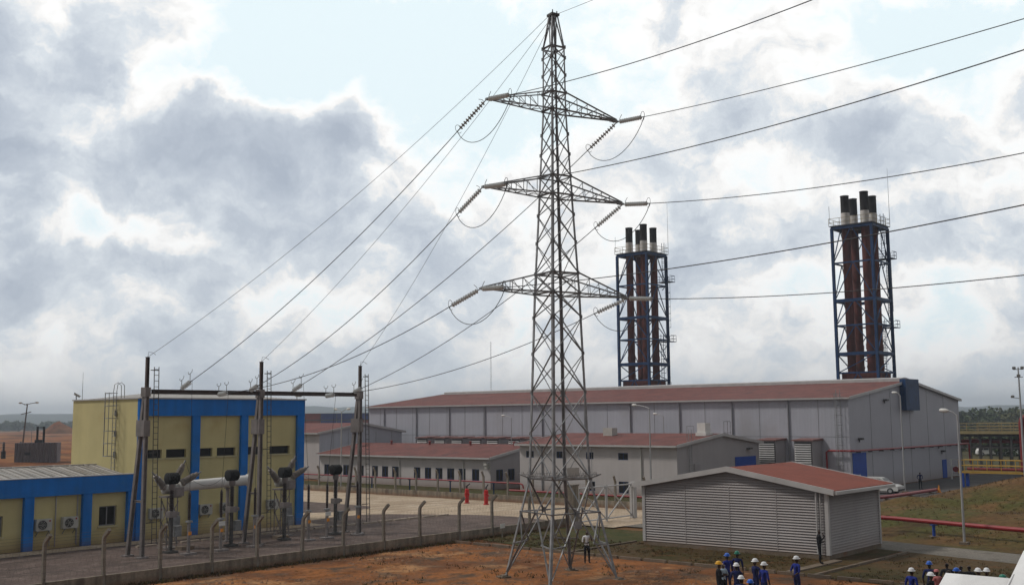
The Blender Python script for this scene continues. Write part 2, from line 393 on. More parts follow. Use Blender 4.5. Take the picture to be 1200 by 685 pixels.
# near ground: a finely divided sheet with low ruts and heaps; one big sheet carries on to the horizon
def dirt_z(x, y):
    p = W(0, 0); u = x * GC + y * GS; v = -x * GS + y * GC
    k = max(0, min(1, (49.2 - u) / 1.5))
    k *= max(0, min(1, (47.6 - v) / 1.2)) 
    rut = 0
    for rv, ru in ((44.9 + .6 * math.sin(u * .12), 1), (43.2 + .6 * math.sin(u * .12), 1), (39.5 + 1.6 * math.sin(u * .09 + 1), .8), (37.8 + 1.6 * math.sin(u * .09 + 1), .8)):
        rut += ru * (-.14 * math.exp(-((v - rv) / .17) ** 2) + .08 * math.exp(-((abs(v - rv) - .36) / .14) ** 2))
    e = rut * (.55 + .45 * NZ.noise(Vector((u * .3, v, 2)))) + .10 * NZ.noise(Vector((x * .25, y * .25, 3))) + .05 * NZ.noise(Vector((x * .9, y * .9, 1))) + .025 * NZ.noise(Vector((x * 2.7, y * 2.7, 7)))
    return max(-.10, e) * k * .8 + .06 * k
me = MB(); nx, ny = 250, 210
xs = [-24 + 50 * i / nx for i in range(nx + 1)]; ys = [38 + 37 * j / ny for j in range(ny + 1)]
me.add([(x, y, dirt_z(x, y) + .02 * (1 if dirt_z(x, y) else 0)) for y in ys for x in xs],
       [(j * (nx + 1) + i, j * (nx + 1) + i + 1, (j + 1) * (nx + 1) + i + 1, (j + 1) * (nx + 1) + i) for j in range(ny) for i in range(nx)])
struct(me.build('dirt_ground', 'dirt', loc=(0, 0, -.001), smooth=True))
gm = MB(); gm.poly((-6000, -300, -.05), (6000, -300, -.05), (6000, 6500, -.05), (-6000, 6500, -.05))
struct(gm.build('ground', 'field'))

gy = [(64.5, 48.7), (65.9, 57), (65.2, 60.5), (63.6, 63.4), (61.6, 66.8), (60, 68.3), (57, 68.6), (53.6, 67.6), (52.9, 66)]
sheet('gravel_yard', 'gravel', [(12, 48.7)] + gy + [(12, 66)], .008)
sheet('concrete_yard', 'concrete', gy[::-1] + [(64.5, 48.71), (76.9, 48.71), (76.9, 135), (52, 135), (52, 66)][1:], .008)
# gravel island with a rounded end in the concrete yard
isl = [(57.4, 100)] + [(61.8 - 4.4 * math.cos(a), 75.4 - 3.4 * math.sin(a)) for a in [PI * i / 10 for i in range(11)]] + [(66.3, 100)]
sheet('gravel_island', 'gravel', isl, .014)
sheet('walkway', 'concrete', [(12, 64.0), (52.6, 64.0), (52.6, 65.78), (12, 65.78)], .014)
sheet('lawn', 'lawnmat', [(50.0, 39.0), (62.5, 39.0), (62.5, 48.2), (52.1, 48.2)], .030)
sheet('dry_lawn', 'drylawn', [(50.0, 24.1), (66, 24.1), (66, 39.0), (50.0, 39.0)], .030)
sheet('roadside_lawn', 'drylawn', [(44, -30), (57.5, -30), (60.4, 17.2), (62.1, 23.7), (50, 23.7)], .030)
sheet('access_road', 'roadmat', [(61, 20), (62.9, 28), (64.5, 42), (64.5, 48.6), (70, 48.6), (68.8, 42), (66.8, 28), (64.9, 20), (58.8, -8), (51, -45), (46.5, -45), (54.8, -8)], .036)
sheet('gate_apron', 'concrete', [(63.2, 45.2), (71.5, 45.2), (71.5, 48.68), (63.2, 48.68)], .042)
MT['meadow'] = ground_mat('meadow', (.05, .055, .02), (.075, .06, .025), (.04, .045, .016), .02, .1, 2, .5)
mdw = MB(); mdw.poly((62, 152, -.03), (900, 152, -.03), (900, 1400, -.03), (95, 1400, -.03)); struct(mdw.build('meadow', 'meadow'))
sheet('office_verge', 'lawnmat', [(77.1, 48.7), (89, 48.7), (89, 135), (77.1, 135)], .02)
sheet('asphalt_yard', 'asphalt', [(96.5, -40), (165, -40), (165, 46.9), (96.5, 46.9)], .006)
kb = [((49.85, 48.0), (49.85, 24.05), .16, .16), ((49.85, 24.05), (49.6, -20), .16, .16), ((49.9, 23.8), (61.4, 23.5), .16, .14), ((50.2, 39.0), (57.0, 39.0), .14, .12),
      ((50.5, 25.3), (55.9, 25.2), .5, .10), ((36, 62.2), (63.9, 62.1), .22, .12)]
for (a, b, w, h) in kb:
    k = MB(); p, q = W(*a), W(*b); n = max(2, int((q - p).length / 1.5))
    for i in range(n):      # cast kerb stones, each a little out of line
        s0, s1 = p.lerp(q, i / n), p.lerp(q, (i + 1) / n - .012 / 1.5)
        j = random.uniform(-.012, .012)
        k.beam(s0 + Vector((j, 0, h / 2 - .02 + j)), s1 + Vector((j, 0, h / 2 - .02 + j)), w, h + .04)
    struct(k.build('kerb', 'palekerb' if a[1] > 60 else 'kerb'))

# embankment on the right: a lower bank above the road and a higher heap behind it
def sm(t): t = max(0, min(1, t)); return t * t * (3 - 2 * t)
def bank_z(u, v):
    edge = 66.2 + (v - 26) * .23 if v < 30 else 67.2
    lo = 1.25 * sm((u - edge - .6) / 9.5) * sm((38.3 - v) / 8.6)
    hi = max(0, min(2.0, (32.5 - v) * .22)) * sm((u - 81) / 8.5)
    lip = (.55 * math.exp(-((u - 79.0 - .1 * (v - 20)) / 1.3) ** 2) - .25 * math.exp(-((u - 82.2 - .1 * (v - 20)) / 1.6) ** 2)) * sm((36 - v) / 6)
    z = (lo + hi + lip) * (1 - sm((u - 92) / 4.5)) * sm((39.5 - v) / 5)
    q = W(u, v); return z + (.10 * NZ.noise(q * .35) + .05 * NZ.noise(q * 1.1)) * min(1, z * 2)
bm_ = MB(); nu, nv = 90, 130
us = [65 + 35 * i / nu for i in range(nu + 1)]; vs_ = [-22 + 67 * j / nv for j in range(nv + 1)]
def bank_skirt(u, v): 
    edge = 66.2 + (v - 26) * .23 if v < 30 else 67.2
    z = bank_z(u, v); return z + .012 if (z > .01 or (u > edge and u < 94.5)) else -.04
bm_.add([W(u, v, bank_skirt(u, v)) for v in vs_ for u in us],
        [(j * (nu + 1) + i, j * (nu + 1) + i + 1, (j + 1) * (nu + 1) + i + 1, (j + 1) * (nu + 1) + i) for j in range(nv) for i in range(nu)])
struct(bm_.build('embankment', 'bankmat', smooth=True))

# far hills
hm = MB(); na, nr = 160, 14
def hill(a, r):
    x, y = r * math.sin(a), r * math.cos(a)
    h = 30 + 26 * NZ.noise(Vector((x * .0011, y * .0011, 2))) + 13 * NZ.noise(Vector((x * .004, y * .004, 5))) + 5 * NZ.noise(Vector((x * .014, y * .014, 9)))
    return Vector((x, y, max(-1, h * sm((r - 2300) / 900))))
hm.add([hill(R(-36 + 72 * i / na), 2300 + 2900 * j / nr) for j in range(nr + 1) for i in range(na + 1)],
       [(j * (na + 1) + i, j * (na + 1) + i + 1, (j + 1) * (na + 1) + i + 1, (j + 1) * (na + 1) + i) for j in range(nr) for i in range(na)])
struct(hm.build('hills', 'hillmat', smooth=True))

# leaf clumps: many small tilted faces spread through each crown
MT['leaf'] = mat('far foliage', (.060, .082, .036), .9, 0, .5, .25, spec=.1)
MT['leaf2'] = mat('dry foliage', (.09, .095, .045), .9, 0, .4, .25, spec=.1)
def crowns(name, specs, per, lab, leaf):
    mb = MB()
    for (x, y, r, h) in specs:
        mb.mi(1 if random.random() < .25 else 0)
        lob = [(random.gauss(0, r * .45), random.gauss(0, r * .45), h - r * random.uniform(.6, 1.3), r * random.uniform(.45, .75)) for _ in range(5)]
        for _ in range(per):
            lx, ly, lz, lr = random.choice(lob)
            d = Vector((random.gauss(0, 1), random.gauss(0, 1), random.gauss(0, 1))).normalized() * lr * random.uniform(.65, 1.05)
            c = Vector((x + lx, y + ly, max(.3, lz) + d.z * .8)) + Vector((d.x, d.y, 0))
            a = Vector((random.gauss(0, 1), random.gauss(0, 1), random.gauss(0, .6))).normalized() * leaf * random.uniform(.6, 1.4)
            b = a.cross(Vector((random.gauss(0, 1), random.gauss(0, 1), random.gauss(0, 1)))).normalized() * leaf * random.uniform(.5, 1)
            mb.add([c - a, c + b, c + a, c - b], [(0, 1, 2, 3)])
        mb.tube((x, y, -.1), (x, y, h - r), r * .07, r * .04, 5)
    o = mb.build(name, ['leaf', 'leaf2'], fix=False); struct(o, 'stuff'); return tag(o, lab, 'wood')
sp1 = []
for i in range(150):
    a = R(random.uniform(20.5, 29.5)); r = random.uniform(430, 620)
    sp1.append((r * math.sin(a), r * math.cos(a), random.uniform(3, 5.2), random.uniform(5.5, 11.5)))
crowns('wood', sp1, 170, 'hazy grey green wood of trees behind the plant on the right', .75)
sp3 = []
for i in range(46):
    a = R(random.uniform(22.0, 29)); r = random.uniform(222, 262); sp3.append((r * math.sin(a), r * math.cos(a), random.uniform(1.6, 2.6), random.uniform(3.2, 5.4)))
crowns('thicket', sp3, 190, 'dark green thicket just behind the pipe rack on the right', .42)
sp2 = []
for i in range(300):
    a = R(random.uniform(-30, 3)); r = random.uniform(1050, 1500)
    sp2.append((r * math.sin(a), r * math.cos(a), random.uniform(5, 8), random.uniform(6, 11.5)))
crowns('wood', sp2, 70, 'thin dark line of far trees below the blue hills on the left', 2.4)

# excavated slope on the far left
ex = MB(); na, nr = 70, 26
def exz(a, r):
    x, y = r * math.sin(a), r * math.cos(a)
    k = sm((r - 190) / 60) * (1 - sm((r - 820) / 150)) * (1 - sm((a + R(17)) / R(4)))
    return Vector((x, y, (1.2 + 1.5 * NZ.noise(Vector((x * .016, y * .010, 1))) + .8 * NZ.noise(Vector((x * .05, y * .03, 4)))) * k + .02))
ex.add([exz(R(-40 + 27 * i / na), 180 + 800 * (j / nr) ** 1.5) for j in range(nr + 1) for i in range(na + 1)],
       [(j * (na + 1) + i, j * (na + 1) + i + 1, (j + 1) * (na + 1) + i + 1, (j + 1) * (na + 1) + i) for j in range(nr) for i in range(na)])
MT['cutting'] = ground_mat('cut laterite', (.24, .075, .018), (.13, .045, .016), (.28, .12, .04), .02, .07, .5, .8, .48, .5, (.06, .035, .018))
struct(ex.build('excavated_terrain', 'cutting', smooth=True))
sh = MB(); ns = 22
def heap(cx, cy, rx, ry, h, seed, name, m, lab=None):
    mb = MB(); n = 24; rings = 8
    vs = []
    for j in range(rings + 1):
        t = j / rings
        for i in range(n):
            a = 2 * PI * i / n
            w = 1 + .25 * NZ.noise(Vector((math.cos(a) * 1.5, math.sin(a) * 1.5, seed + t)))
            vs.append((rx * t * w * math.cos(a), ry * t * w * math.sin(a), h * (1 - t) ** .8 * (1 + .3 * NZ.noise(Vector((math.cos(a) * 2 * t, math.sin(a) * 2 * t, seed + 5)))) - (.3 if j == rings else 0)))
    fs = [(j * n + i, j * n + (i + 1) % n, (j + 1) * n + (i + 1) % n, (j + 1) * n + i) for j in range(rings) for i in range(n)]
    mb.add(vs, fs); o = mb.build(name, m, loc=(cx, cy, 0), smooth=True); return o
o = heap(-.422 * 640, 640, 13, 10, 8.5, 3, 'spoil_heap', 'cutting'); tag(o, 'heap of red earth on the skyline beside the yellow building', 'earth heap')
# ================================================================== pylon
TX, TY, TR = 2.25, 53.1, R(32)
tower = thing('transmission_tower', 'tall grey lattice steel pylon with three pairs of crossarms on bare red earth', 'pylon', (TX, TY, 0), TR)
SEC = [(0, 2.0), (4.9, 1.10), (14.0, .84), (19.0, .62), (23.4, .44), (26.7, .41), (28.45, .18)]
def half(z):
    for (a, p), (b, q) in zip(SEC, SEC[1:]):
        if z <= b: return p + (q - p) * (z - a) / (b - a)
    return SEC[-1][1]
CR = [(-1, -1), (1, -1), (1, 1), (-1, 1)]
for sx, sy in CR:
    m = MB(); zs = [0, 4.9, 14.0, 19.0, 23.4, 26.7, 28.45]
    for a, b in zip(zs, zs[1:]):
        wd_ = .13 if a < 5 else .115 if a < 15 else .095 if a < 20 else .08
        p, q = Vector((sx * half(a), sy * half(a), a)), Vector((sx * half(b), sy * half(b), b))
        # L section, corner outward
        d = (q - p).normalized(); ax = Vector((-sx, 0, 0)); ay = Vector((0, -sy, 0)); t = .02
        pr = [(0, 0), (wd_, 0), (wd_, t), (t, t), (t, wd_), (0, wd_)]
        vs = [e + ax * i + ay * j for e in (p, q) for i, j in pr]
        m.add(vs, [(i, (i + 1) % 6, 6 + (i + 1) % 6, 6 + i) for i in range(6)] + [(5, 4, 3, 2, 1, 0), (6, 7, 8, 9, 10, 11)])
    m.build('leg', 'galv', tower)
    f = MB(); f.cbox((sx * 2.02, sy * 2.02, -.2), .55, .55, .32); f.cbox((sx * 2.01, sy * 2.01, .12), .32, .32, .06); f.build('footing', 'kerb', tower)
def facept(k, t, z, o=0):        # point on face k at parameter t (-1..1)
    h = half(z); a = Vector((t * h, -h - o, z))
    return Matrix.Rotation(k * PI / 2, 3, 'Z') @ a
# panel heights above the anti-climb ring
pz = [4.9]
while pz[-1] < 26.5:
    z = pz[-1]; nxt = z + max(.92, half(z) * 1.95)
    for lv in (14.0, 15.0, 19.0, 19.95, 23.4, 24.3, 26.7):
        if z < lv - .05 and nxt > lv - .45: nxt = lv; break
    pz.append(nxt)
for k in range(4):
    m = MB()
    for i, (a, b) in enumerate(zip(pz, pz[1:])):
        w = .052 if a < 15 else .044
        m.angle(facept(k, -.97, a), facept(k, .97, b), w, .012)
        m.angle(facept(k, .97, a, .02), facept(k, -.97, b, .02), w, .012, (-1, 1))
        for t in (-.93, .93): m.add([facept(k, t, b, .03) + Vector((0, 0, dz)) + Matrix.Rotation(k * PI / 2, 3, 'Z') @ Vector((dx, 0, 0)) for dx, dz in ((-.08, -.09), (.08, -.09), (.08, .09), (-.08, .09))], [(0, 1, 2, 3)])
    for z in (4.9, 14.0, 15.0, 19.0, 19.95, 23.4, 24.3, 26.7): m.angle(facept(k, -1, z), facept(k, 1, z), .08, .012)
    for t in (-.8, .8): m.angle(facept(k, t, 26.7), facept(k, t * -.3, 28.4), .06, .01)
    # spread base: horizontal, V braces above, struts to the feet below
    m.angle(facept(k, -1, 3.3), facept(k, 1, 3.3), .07, .012)
    for t in (-1, 1):
        m.angle(facept(k, t, 4.9), facept(k, t * .02, 3.3, .02), .075, .012)
        m.angle(facept(k, t * .96, .35), facept(k, t * .02, 3.3, .02), .07, .014)
        m.angle(facept(k, t, 1.75), facept(k, t * .48, 1.85, .01), .06, .01)
        m.angle(facept(k, t, 3.3), facept(k, t * .48, 1.85, .01), .06, .01)
    m.add([facept(k, 0, 3.3, .03) + Vector((0, 0, dz)) + Matrix.Rotation(k * PI / 2, 3, 'Z') @ Vector((dx, 0, 0)) for dx, dz in ((-.13, -.14), (.13, -.14), (.13, .10), (-.13, .10))], [(0, 1, 2, 3)])
    m.build('lattice_face', 'galv', tower)
for z in (4.9, 15):
    m = MB()
    for k in range(4): m.angle(facept(k, -1, z), facept(k + 1, .96, z), .05)
    m.build('diaphragm', 'galv', tower)
# anti-climb ring: outriggers with rows of barbed wire
m = MB()
for o, z in ((.10, 4.95), (.30, 5.06)):
    c = [Vector((sx * (half(4.9) + o), sy * (half(4.9) + o), z)) for sx, sy in CR]
    for a, b in zip(c, c[1:] + c[:1]):
        m.tube(a, b, .011, n=4); n = int((b - a).length / .19)
        for i in range(1, n):
            q = a.lerp(b, i / n); t = random.uniform(0, PI)
            m.tube(q - Vector((.07 * math.cos(t), .07 * math.sin(t), -.12)), q + Vector((.07 * math.cos(t), .07 * math.sin(t), -.10)), .011, n=3)
for sx, sy in CR:
    m.beam((sx * half(4.9), sy * half(4.9), 4.88), (sx * (half(4.9) + .36), sy * (half(4.9) + .36), 5.08), .06)
m.build('anti_climb_ring', 'galv', tower)
m = MB(); m.box(-.36, .36, -half(5.3) - .1, -half(5.3) - .07, 5.0, 5.42); m.build('danger_plate', 'acgrey', tower)
m = MB(); m.box(-.22, .22, -half(2.9) - .06, -half(2.9) - .03, 2.55, 2.9); m.build('number_plate', 'galv', tower)
m = MB(); m.box(-.24, .24, -.24, .24, 28.40, 28.52)
m.tube((-.1, -.1, 28.5), (-.1, -.1, 28.72), .03, n=5); m.tube((.2, -.05, 28.5), (.2, -.05, 28.7), .03, n=5); m.build('peak_cap', 'galvdark', tower)
ARMS = [(23.40, 3.95, .92, 'upper'), (18.98, 4.20, .97, 'middle'), (14.0, 4.36, 1.02, 'lower')]
tips = {}
for z, Lr, hh, nm in ARMS:
    for sd in (-1, 1):
        m = MB(); s0, s1 = half(z), half(z + hh); tip = Vector((sd * Lr, 0, z + .05))
        ch = {}
        for sy in (-1, 1):
            b = Vector((sd * s0, sy * s0, z)); t = Vector((sd * s1, sy * s1, z + hh))
            m.angle(b, tip + Vector((0, sy * .05, 0)), .07, .014); m.angle(t, tip + Vector((0, sy * .05, .04)), .06, .012); ch[sy] = (b, t)
        prev = None
        for f in (.22, .42, .60, .76):
            B = [ch[s][0].lerp(tip, f) for s in (-1, 1)]; T = [ch[s][1].lerp(tip, f) for s in (-1, 1)]
            for i in (0, 1): m.angle(B[i], T[i], .038, .008)
            m.angle(B[0], B[1], .038, .008)
            P = prev or ([ch[s][0] for s in (-1, 1)], [ch[s][1] for s in (-1, 1)])
            for i in (0, 1): m.angle(P[0][i], T[i], .034, .008)
            m.angle(P[0][0], B[1], .034, .008)
            prev = (B, T)
        m.beam(tip - Vector((sd * .25, 0, .06)), tip + Vector((sd * .12, 0, -.06)), .16, .1)
        m.build('crossarm', 'galv', tower)
        tips[nm, sd] = Matrix.Translation((TX, TY, 0)) @ Matrix.Rotation(TR, 4, 'Z') @ (tip + Vector((sd * .08, 0, -.08)))

# ================================================================== gantry of the switchyard
GV = 57.2; GU = [33.45, 41.5, 49.85]; BZ = 9.55
gan = thing('steel_gantry', 'brown steel line gantry with three A shaped columns and one long beam', 'gantry', W(GU[0], GV))
for i, gu in enumerate(GU):
    x = gu - GU[0]
    for y0_, y1_, hgt in ((-.02, -.02, BZ - .3), (1.55, .2, BZ - .3)):
        m = MB(); m.hbeam((x, y0_, .05), (x, y1_, hgt), .21, .22, .03); m.cbox((x, y0_, 0), .6, .5, .09)
        m.build('column_leg', 'gantry', gan)
    m = MB(); m.hbeam((x, 0, BZ - .2), (x, 0, 11.55), .17, .18, .03); m.cbox((x, 0, 11.55), .22, .22, .02); m.build('mast', 'beam', gan)
    m = MB(); m.box(x - .2, x + .2, -.16, .72, 6.95, 7.9); m.build('gusset_box', 'gantry', gan); m = MB(); m.box(x - .17, x + .17, -.17, .36, BZ - .3, BZ + .25); m.build('beam_seat', 'gantry', gan)
    m = MB()
    for z in (3.2,): m.hbeam((x, .1, z), (x, 1.1, z), .12, .12)
    m.build('tie_beam', 'gantry', gan)
    m = MB()
    for dx in (.42, .72): m.beam((x + dx, -.32, .8), (x + dx, -.05, 11.0), .035)
    for k in range(30): z = 1.0 + k * .34; m.tube((x + .42, -.32 + .27 * (z - .8) / 10.2, z), (x + .72, -.32 + .27 * (z - .8) / 10.2, z), .016, n=4)
    for z in (2, 6, 10.8): m.beam((x + .1, -.2, z), (x + .6, -.2, z), .05)
    m.build('ladder', 'galvdark', gan)
m = MB(); m.hbeam((.3, 0, BZ), (GU[2] - GU[0] - .3, 0, BZ), .26, .27, .03); m.build('beam', 'beam', gan)

# ================================================================== insulators and conductors
def insulator(p, q, name_label, group, m='glass_disc', dia=.125, horns=True, n=None):
    """string of cap-and-pin discs between two points"""
    p, q = Vector(p), Vector(q); L_ = (q - p).length; d = (q - p) / L_
    o = thing('insulator_string', name_label, 'insulator', p, 0, group)
    a, b = .18, L_ - .22; n = n or int((b - a) / .165); st = (b - a) / n
    prof = []
    for i in range(n):
        t = a + i * st; prof += [(t, .03), (t + st * .38, .035), (t + st * .48, dia * .8), (t + st * .60, dia), (t + st * .70, dia * .92), (t + st * .76, .045)]
    prof.append((b, .035))
    s = MB(); s.lathe((0, 0, 0), d, prof, 9); s.build('disc', m, o, smooth=True)
    f = MB(); f.tube((0, 0, 0), d * a, .025, n=5); f.tube(d * b, d * L_, .03, n=5); f.build('fitting', 'galvdark', o)
    if horns:
        up = Vector((0, 0, 1)); sd_ = d.cross(up).normalized(); nn = sd_.cross(d)
        h = MB(); c = d * (b - .05)
        if horns == 'claw':      # upright rods with claw tips at both ends
            for t0 in (a, b):
                h = MB(); q0 = d * t0; h.tube(q0, q0 + up * .5, .018, n=4)
                for sg in (-1, 1): h.path([q0 + up * .5, q0 + up * .52 + d * sg * .14, q0 + up * .62 + d * sg * .22, q0 + up * .68 + d * sg * .18], .018, 4)
                h.build('arcing_horn', 'galvdark', o)
            return o
        h.path([c + nn * (.26 * math.sin(t)) + d * (.24 * (1 - math.cos(t))) * -.2 + nn * .05 - d * (.20 * math.cos(t) - .2) for t in [PI * k / 8 * 1.6 for k in range(9)]], .014, 4)
        h.path([d * a, d * (a + .02) + nn * .18, d * (a + .16) + nn * .36], .014, 4)
        h.build('arcing_horn', 'galvdark', o)
    return o
GATT = {('upper', -1): 35.5, ('lower', -1): 38.1, ('middle', -1): 40.45, ('upper', 1): 43.75, ('lower', 1): 46.5, ('middle', 1): 49.0}
OUT = Vector((.575, -.818, 0))
SLOPE = {('upper', 1): (.107, .00185), ('middle', 1): (.150, .0030), ('lower', 1): (.109, .0024), ('upper', -1): (.150, .0035), ('middle', -1): (.1125, .0026), ('lower', -1): (.070, .0019)}
SN = {-1: 'left', 1: 'right'}
cond = {}
for (nm, sd), tip in tips.items():
    ga = W(GATT[nm, sd], GV - .2, BZ + (.12 if nm != 'lower' else -.14))
    # toward the gantry
    hd = ga - tip; hd.z = 0; Lh = hd.length; hd.normalize()
    wv = {-1: 0, 1: 0}[sd]
    pts0 = sag(tip, ga, .75, 40)
    d0 = (pts0[2] - pts0[0]).normalized(); e0 = tip + d0 * 2.25
    insulator(tip, e0, f'insulator string on the {nm} {SN[sd]} crossarm of the pylon, sloping down toward the gantry', 'insulators on the pylon arms',
              'glass_disc' if (nm == 'lower' or (nm == 'middle')) else 'greypor')
    # the short string at the gantry beam
    d1 = (pts0[-3] - pts0[-1]).normalized(); e1 = ga + d1 * 1.25
    insulator(ga, e1, f'short insulator string on the gantry beam that holds the line from the {nm} {SN[sd]} crossarm', 'insulators on the gantry beam', 'glass_disc', .16, 'claw')
    w = MB(); w.path([p - e0 for p in sag(e0, e1, .75, 40)], .021, 5)
    tag(w.build('conductor', 'wire', None, e0), f'dark line wire from the {nm} {SN[sd]} crossarm of the pylon down to the gantry', 'power line', 'line wires to the gantry')
    cond[nm, sd] = (e0, e1, ga)
    # outgoing line, off past the camera on the right
    sa_, sb_ = SLOPE[nm, sd]; k = MB()
    run = lambda t: tip + OUT * t + Vector((0, 0, -sa_ * t + sb_ * t * t))
    e2 = run(2.1)
    insulator(tip, e2, f'pale insulator string on the {nm} {SN[sd]} crossarm of the pylon, on the outgoing side', 'insulators on the pylon arms', 'glass_disc', .125)
    k.path([run(2.1 + i * 1.2) - e2 for i in range(52)], .020, 5)
    tag(k.build('conductor', 'wire', None, e2), f'outgoing line wire from the {nm} {SN[sd]} crossarm of the pylon toward the right edge', 'power line', 'outgoing line wires')
    # jumper loop below the arm
    a, b = e0, e2; j = []
    for i in range(19):
        t = i / 18; q = a.lerp(b, t); s4 = (4 * t * (1 - t)) ** .8
        q.z -= 1.25 * s4; j.append(q + Vector((0, 0, 0)) + (tip - (a + b) / 2) * .12 * s4 * 0)
    w = MB(); w.path([p - a for p in j], .018, 5)
    tag(w.build('jumper_wire', 'wire', None, a), f'hanging jumper loop under the {nm} {SN[sd]} crossarm of the pylon', 'wire loop', 'jumper loops of the pylon')
peak = Vector((TX, TY, 28.5))
for i, nm in enumerate(('left', 'middle', 'right')):
    q = W(GU[i], GV, 11.57); a = peak + Vector((-.15, .0, 0 - .25 * i))
    w = MB(); w.path([p - a for p in sag(a, q, .9, 40)], .012, 5)
    tag(w.build('earth_wire', 'wirethin', None, a), f'thin earth wire from the pylon peak to the {nm} gantry column', 'earth wire', 'earth wires to the gantry')
    h = MB(); h.path([q + Vector((.0, 0, 0)), q + Vector((.05, 0, .3)), q + Vector((.3, -.05, .25)), q + Vector((.5, -.1, .12))], .012, 4)
    tag(h.build('earth_wire_clamp', 'galvdark'), f'bent wire clamp on top of the {nm} gantry column', 'wire clamp', 'earth wire clamps')
w = MB(); a = peak + Vector((.15, 0, 0)); w.path([OUT * (1.4 * i) + Vector((0, 0, -.08 * 1.4 * i + .0018 * (1.4 * i) ** 2)) for i in range(45)], .011, 5)
tag(w.build('earth_wire', 'wirethin', None, a), 'thin earth wire leaving the pylon peak toward the upper right', 'earth wire')

# ================================================================== switchyard apparatus
CTU = [35.85, 40.1, 44.2, 48.5]; CV = 58.1
ct = thing('current_transformer', 'x', 'transformer', W(CTU[0], CV), GA, 'current transformers in the gravel yard')
m = MB(); m.beam((0, 0, .12), (0, 0, 2.1), .17); m.cbox((0, 0, 0), .7, .6, .14); m.cbox((0, 0, .14), .34, .34, .04); m.build('steel_leg', 'galvdark', ct)
m = MB(); m.cbox((0, 0, 2.1), .5, .42, .36); m.cbox((.32, -.1, 2.2), .22, .2, .2); m.build('base_box', 'gantry', ct)
pr = [(0, .13)]
for i in range(12): t = .05 + i * .098; pr += [(t, .10), (t + .05, .16), (t + .075, .155), (t + .08, .10)]
m = MB(); m.lathe((0, 0, 2.46), (0, 0, 1), pr + [(1.25, .11)], 12); m.build('porcelain_column', 'brownpor', ct, smooth=True)
m = MB(); m.lathe((0, 0, 3.7), (0, 0, 1), [(0, .15), (.12, .2), (.36, .2)], 12); m.build('neck', 'gantry', ct, smooth=True)
m = MB()
m.lathe((-.40, 0, 4.40), (1, 0, 0), [(0, .16), (.03, .28)] + [q for i in range(6) for q in ((.05 + i * .118, .35), (.115 + i * .118, .35), (.12 + i * .118, .30), (.15 + i * .118, .30))] + [(.78, .28), (.80, .16)], 16)
m.build('head', 'black', ct, smooth=True)
m = MB(); m.cbox((.42, -.02, .95), .44, .26, .62); m.build('marshalling_box', 'galv', ct)
CTL = ['black headed current transformer nearest the left gantry column', 'black headed current transformer at the right end of the long white tank',
       'black headed current transformer just right of the middle gantry column', 'black headed current transformer standing in front of the open concrete yard']
for i, u in enumerate(CTU):
    o = ct if i == 0 else dup(ct)
    place(o, W(u, CV), GA, CTL[i])
SAU = [36.05, 38.25, 40.7, 44.9, 46.45, 49.1]; SV = 56.5
sa = thing('surge_arrester', 'x', 'surge arrester', W(SAU[0], SV), GA, 'surge arresters beside the fence')
m = MB(); m.beam((0, 0, .1), (0, 0, 1.9), .15); m.cbox((0, 0, 0), .8, .6, .12); m.build('steel_leg', 'gantry', sa)
pr = []
for i in range(15): t = .04 + i * .1; pr += [(t, .065), (t + .05, .10), (t + .075, .095), (t + .08, .065)]
m = MB(); m.lathe((0, 0, 2.0), (0, 0, 1), [(0, .07)] + pr + [(1.6, .06), (1.66, .03)], 10); m.build('porcelain_column', 'brownpor', sa, smooth=True)
m = MB(); m.cbox((0, 0, 1.88), .3, .3, .1); m.build('base_plate', 'galv', sa)
m = MB(); m.cbox((.0, -.13, 1.15), .18, .05, .2); m.build('tag', 'orange', sa)
SAL = ['slim surge arrester on a steel post below the left end of the white tank', 'slim surge arrester with a white notice plate, in the left bay',
       'slim surge arrester on a steel post close to the middle gantry column', 'slim surge arrester on a steel post in the right bay, behind the bent fence post',
       'slim surge arrester with a white notice plate, in the right bay', 'slim surge arrester on a steel post beside the right gantry column']
for i, u in enumerate(SAU):
    o = sa if i == 0 else dup(sa)
    place(o, W(u, SV), GA, SAL[i])
    if i in (1, 4):
        m = MB(); m.box(-.22, .22, -.135, -.11, 1.5, 1.78); m.build('notice_plate', 'white', o)

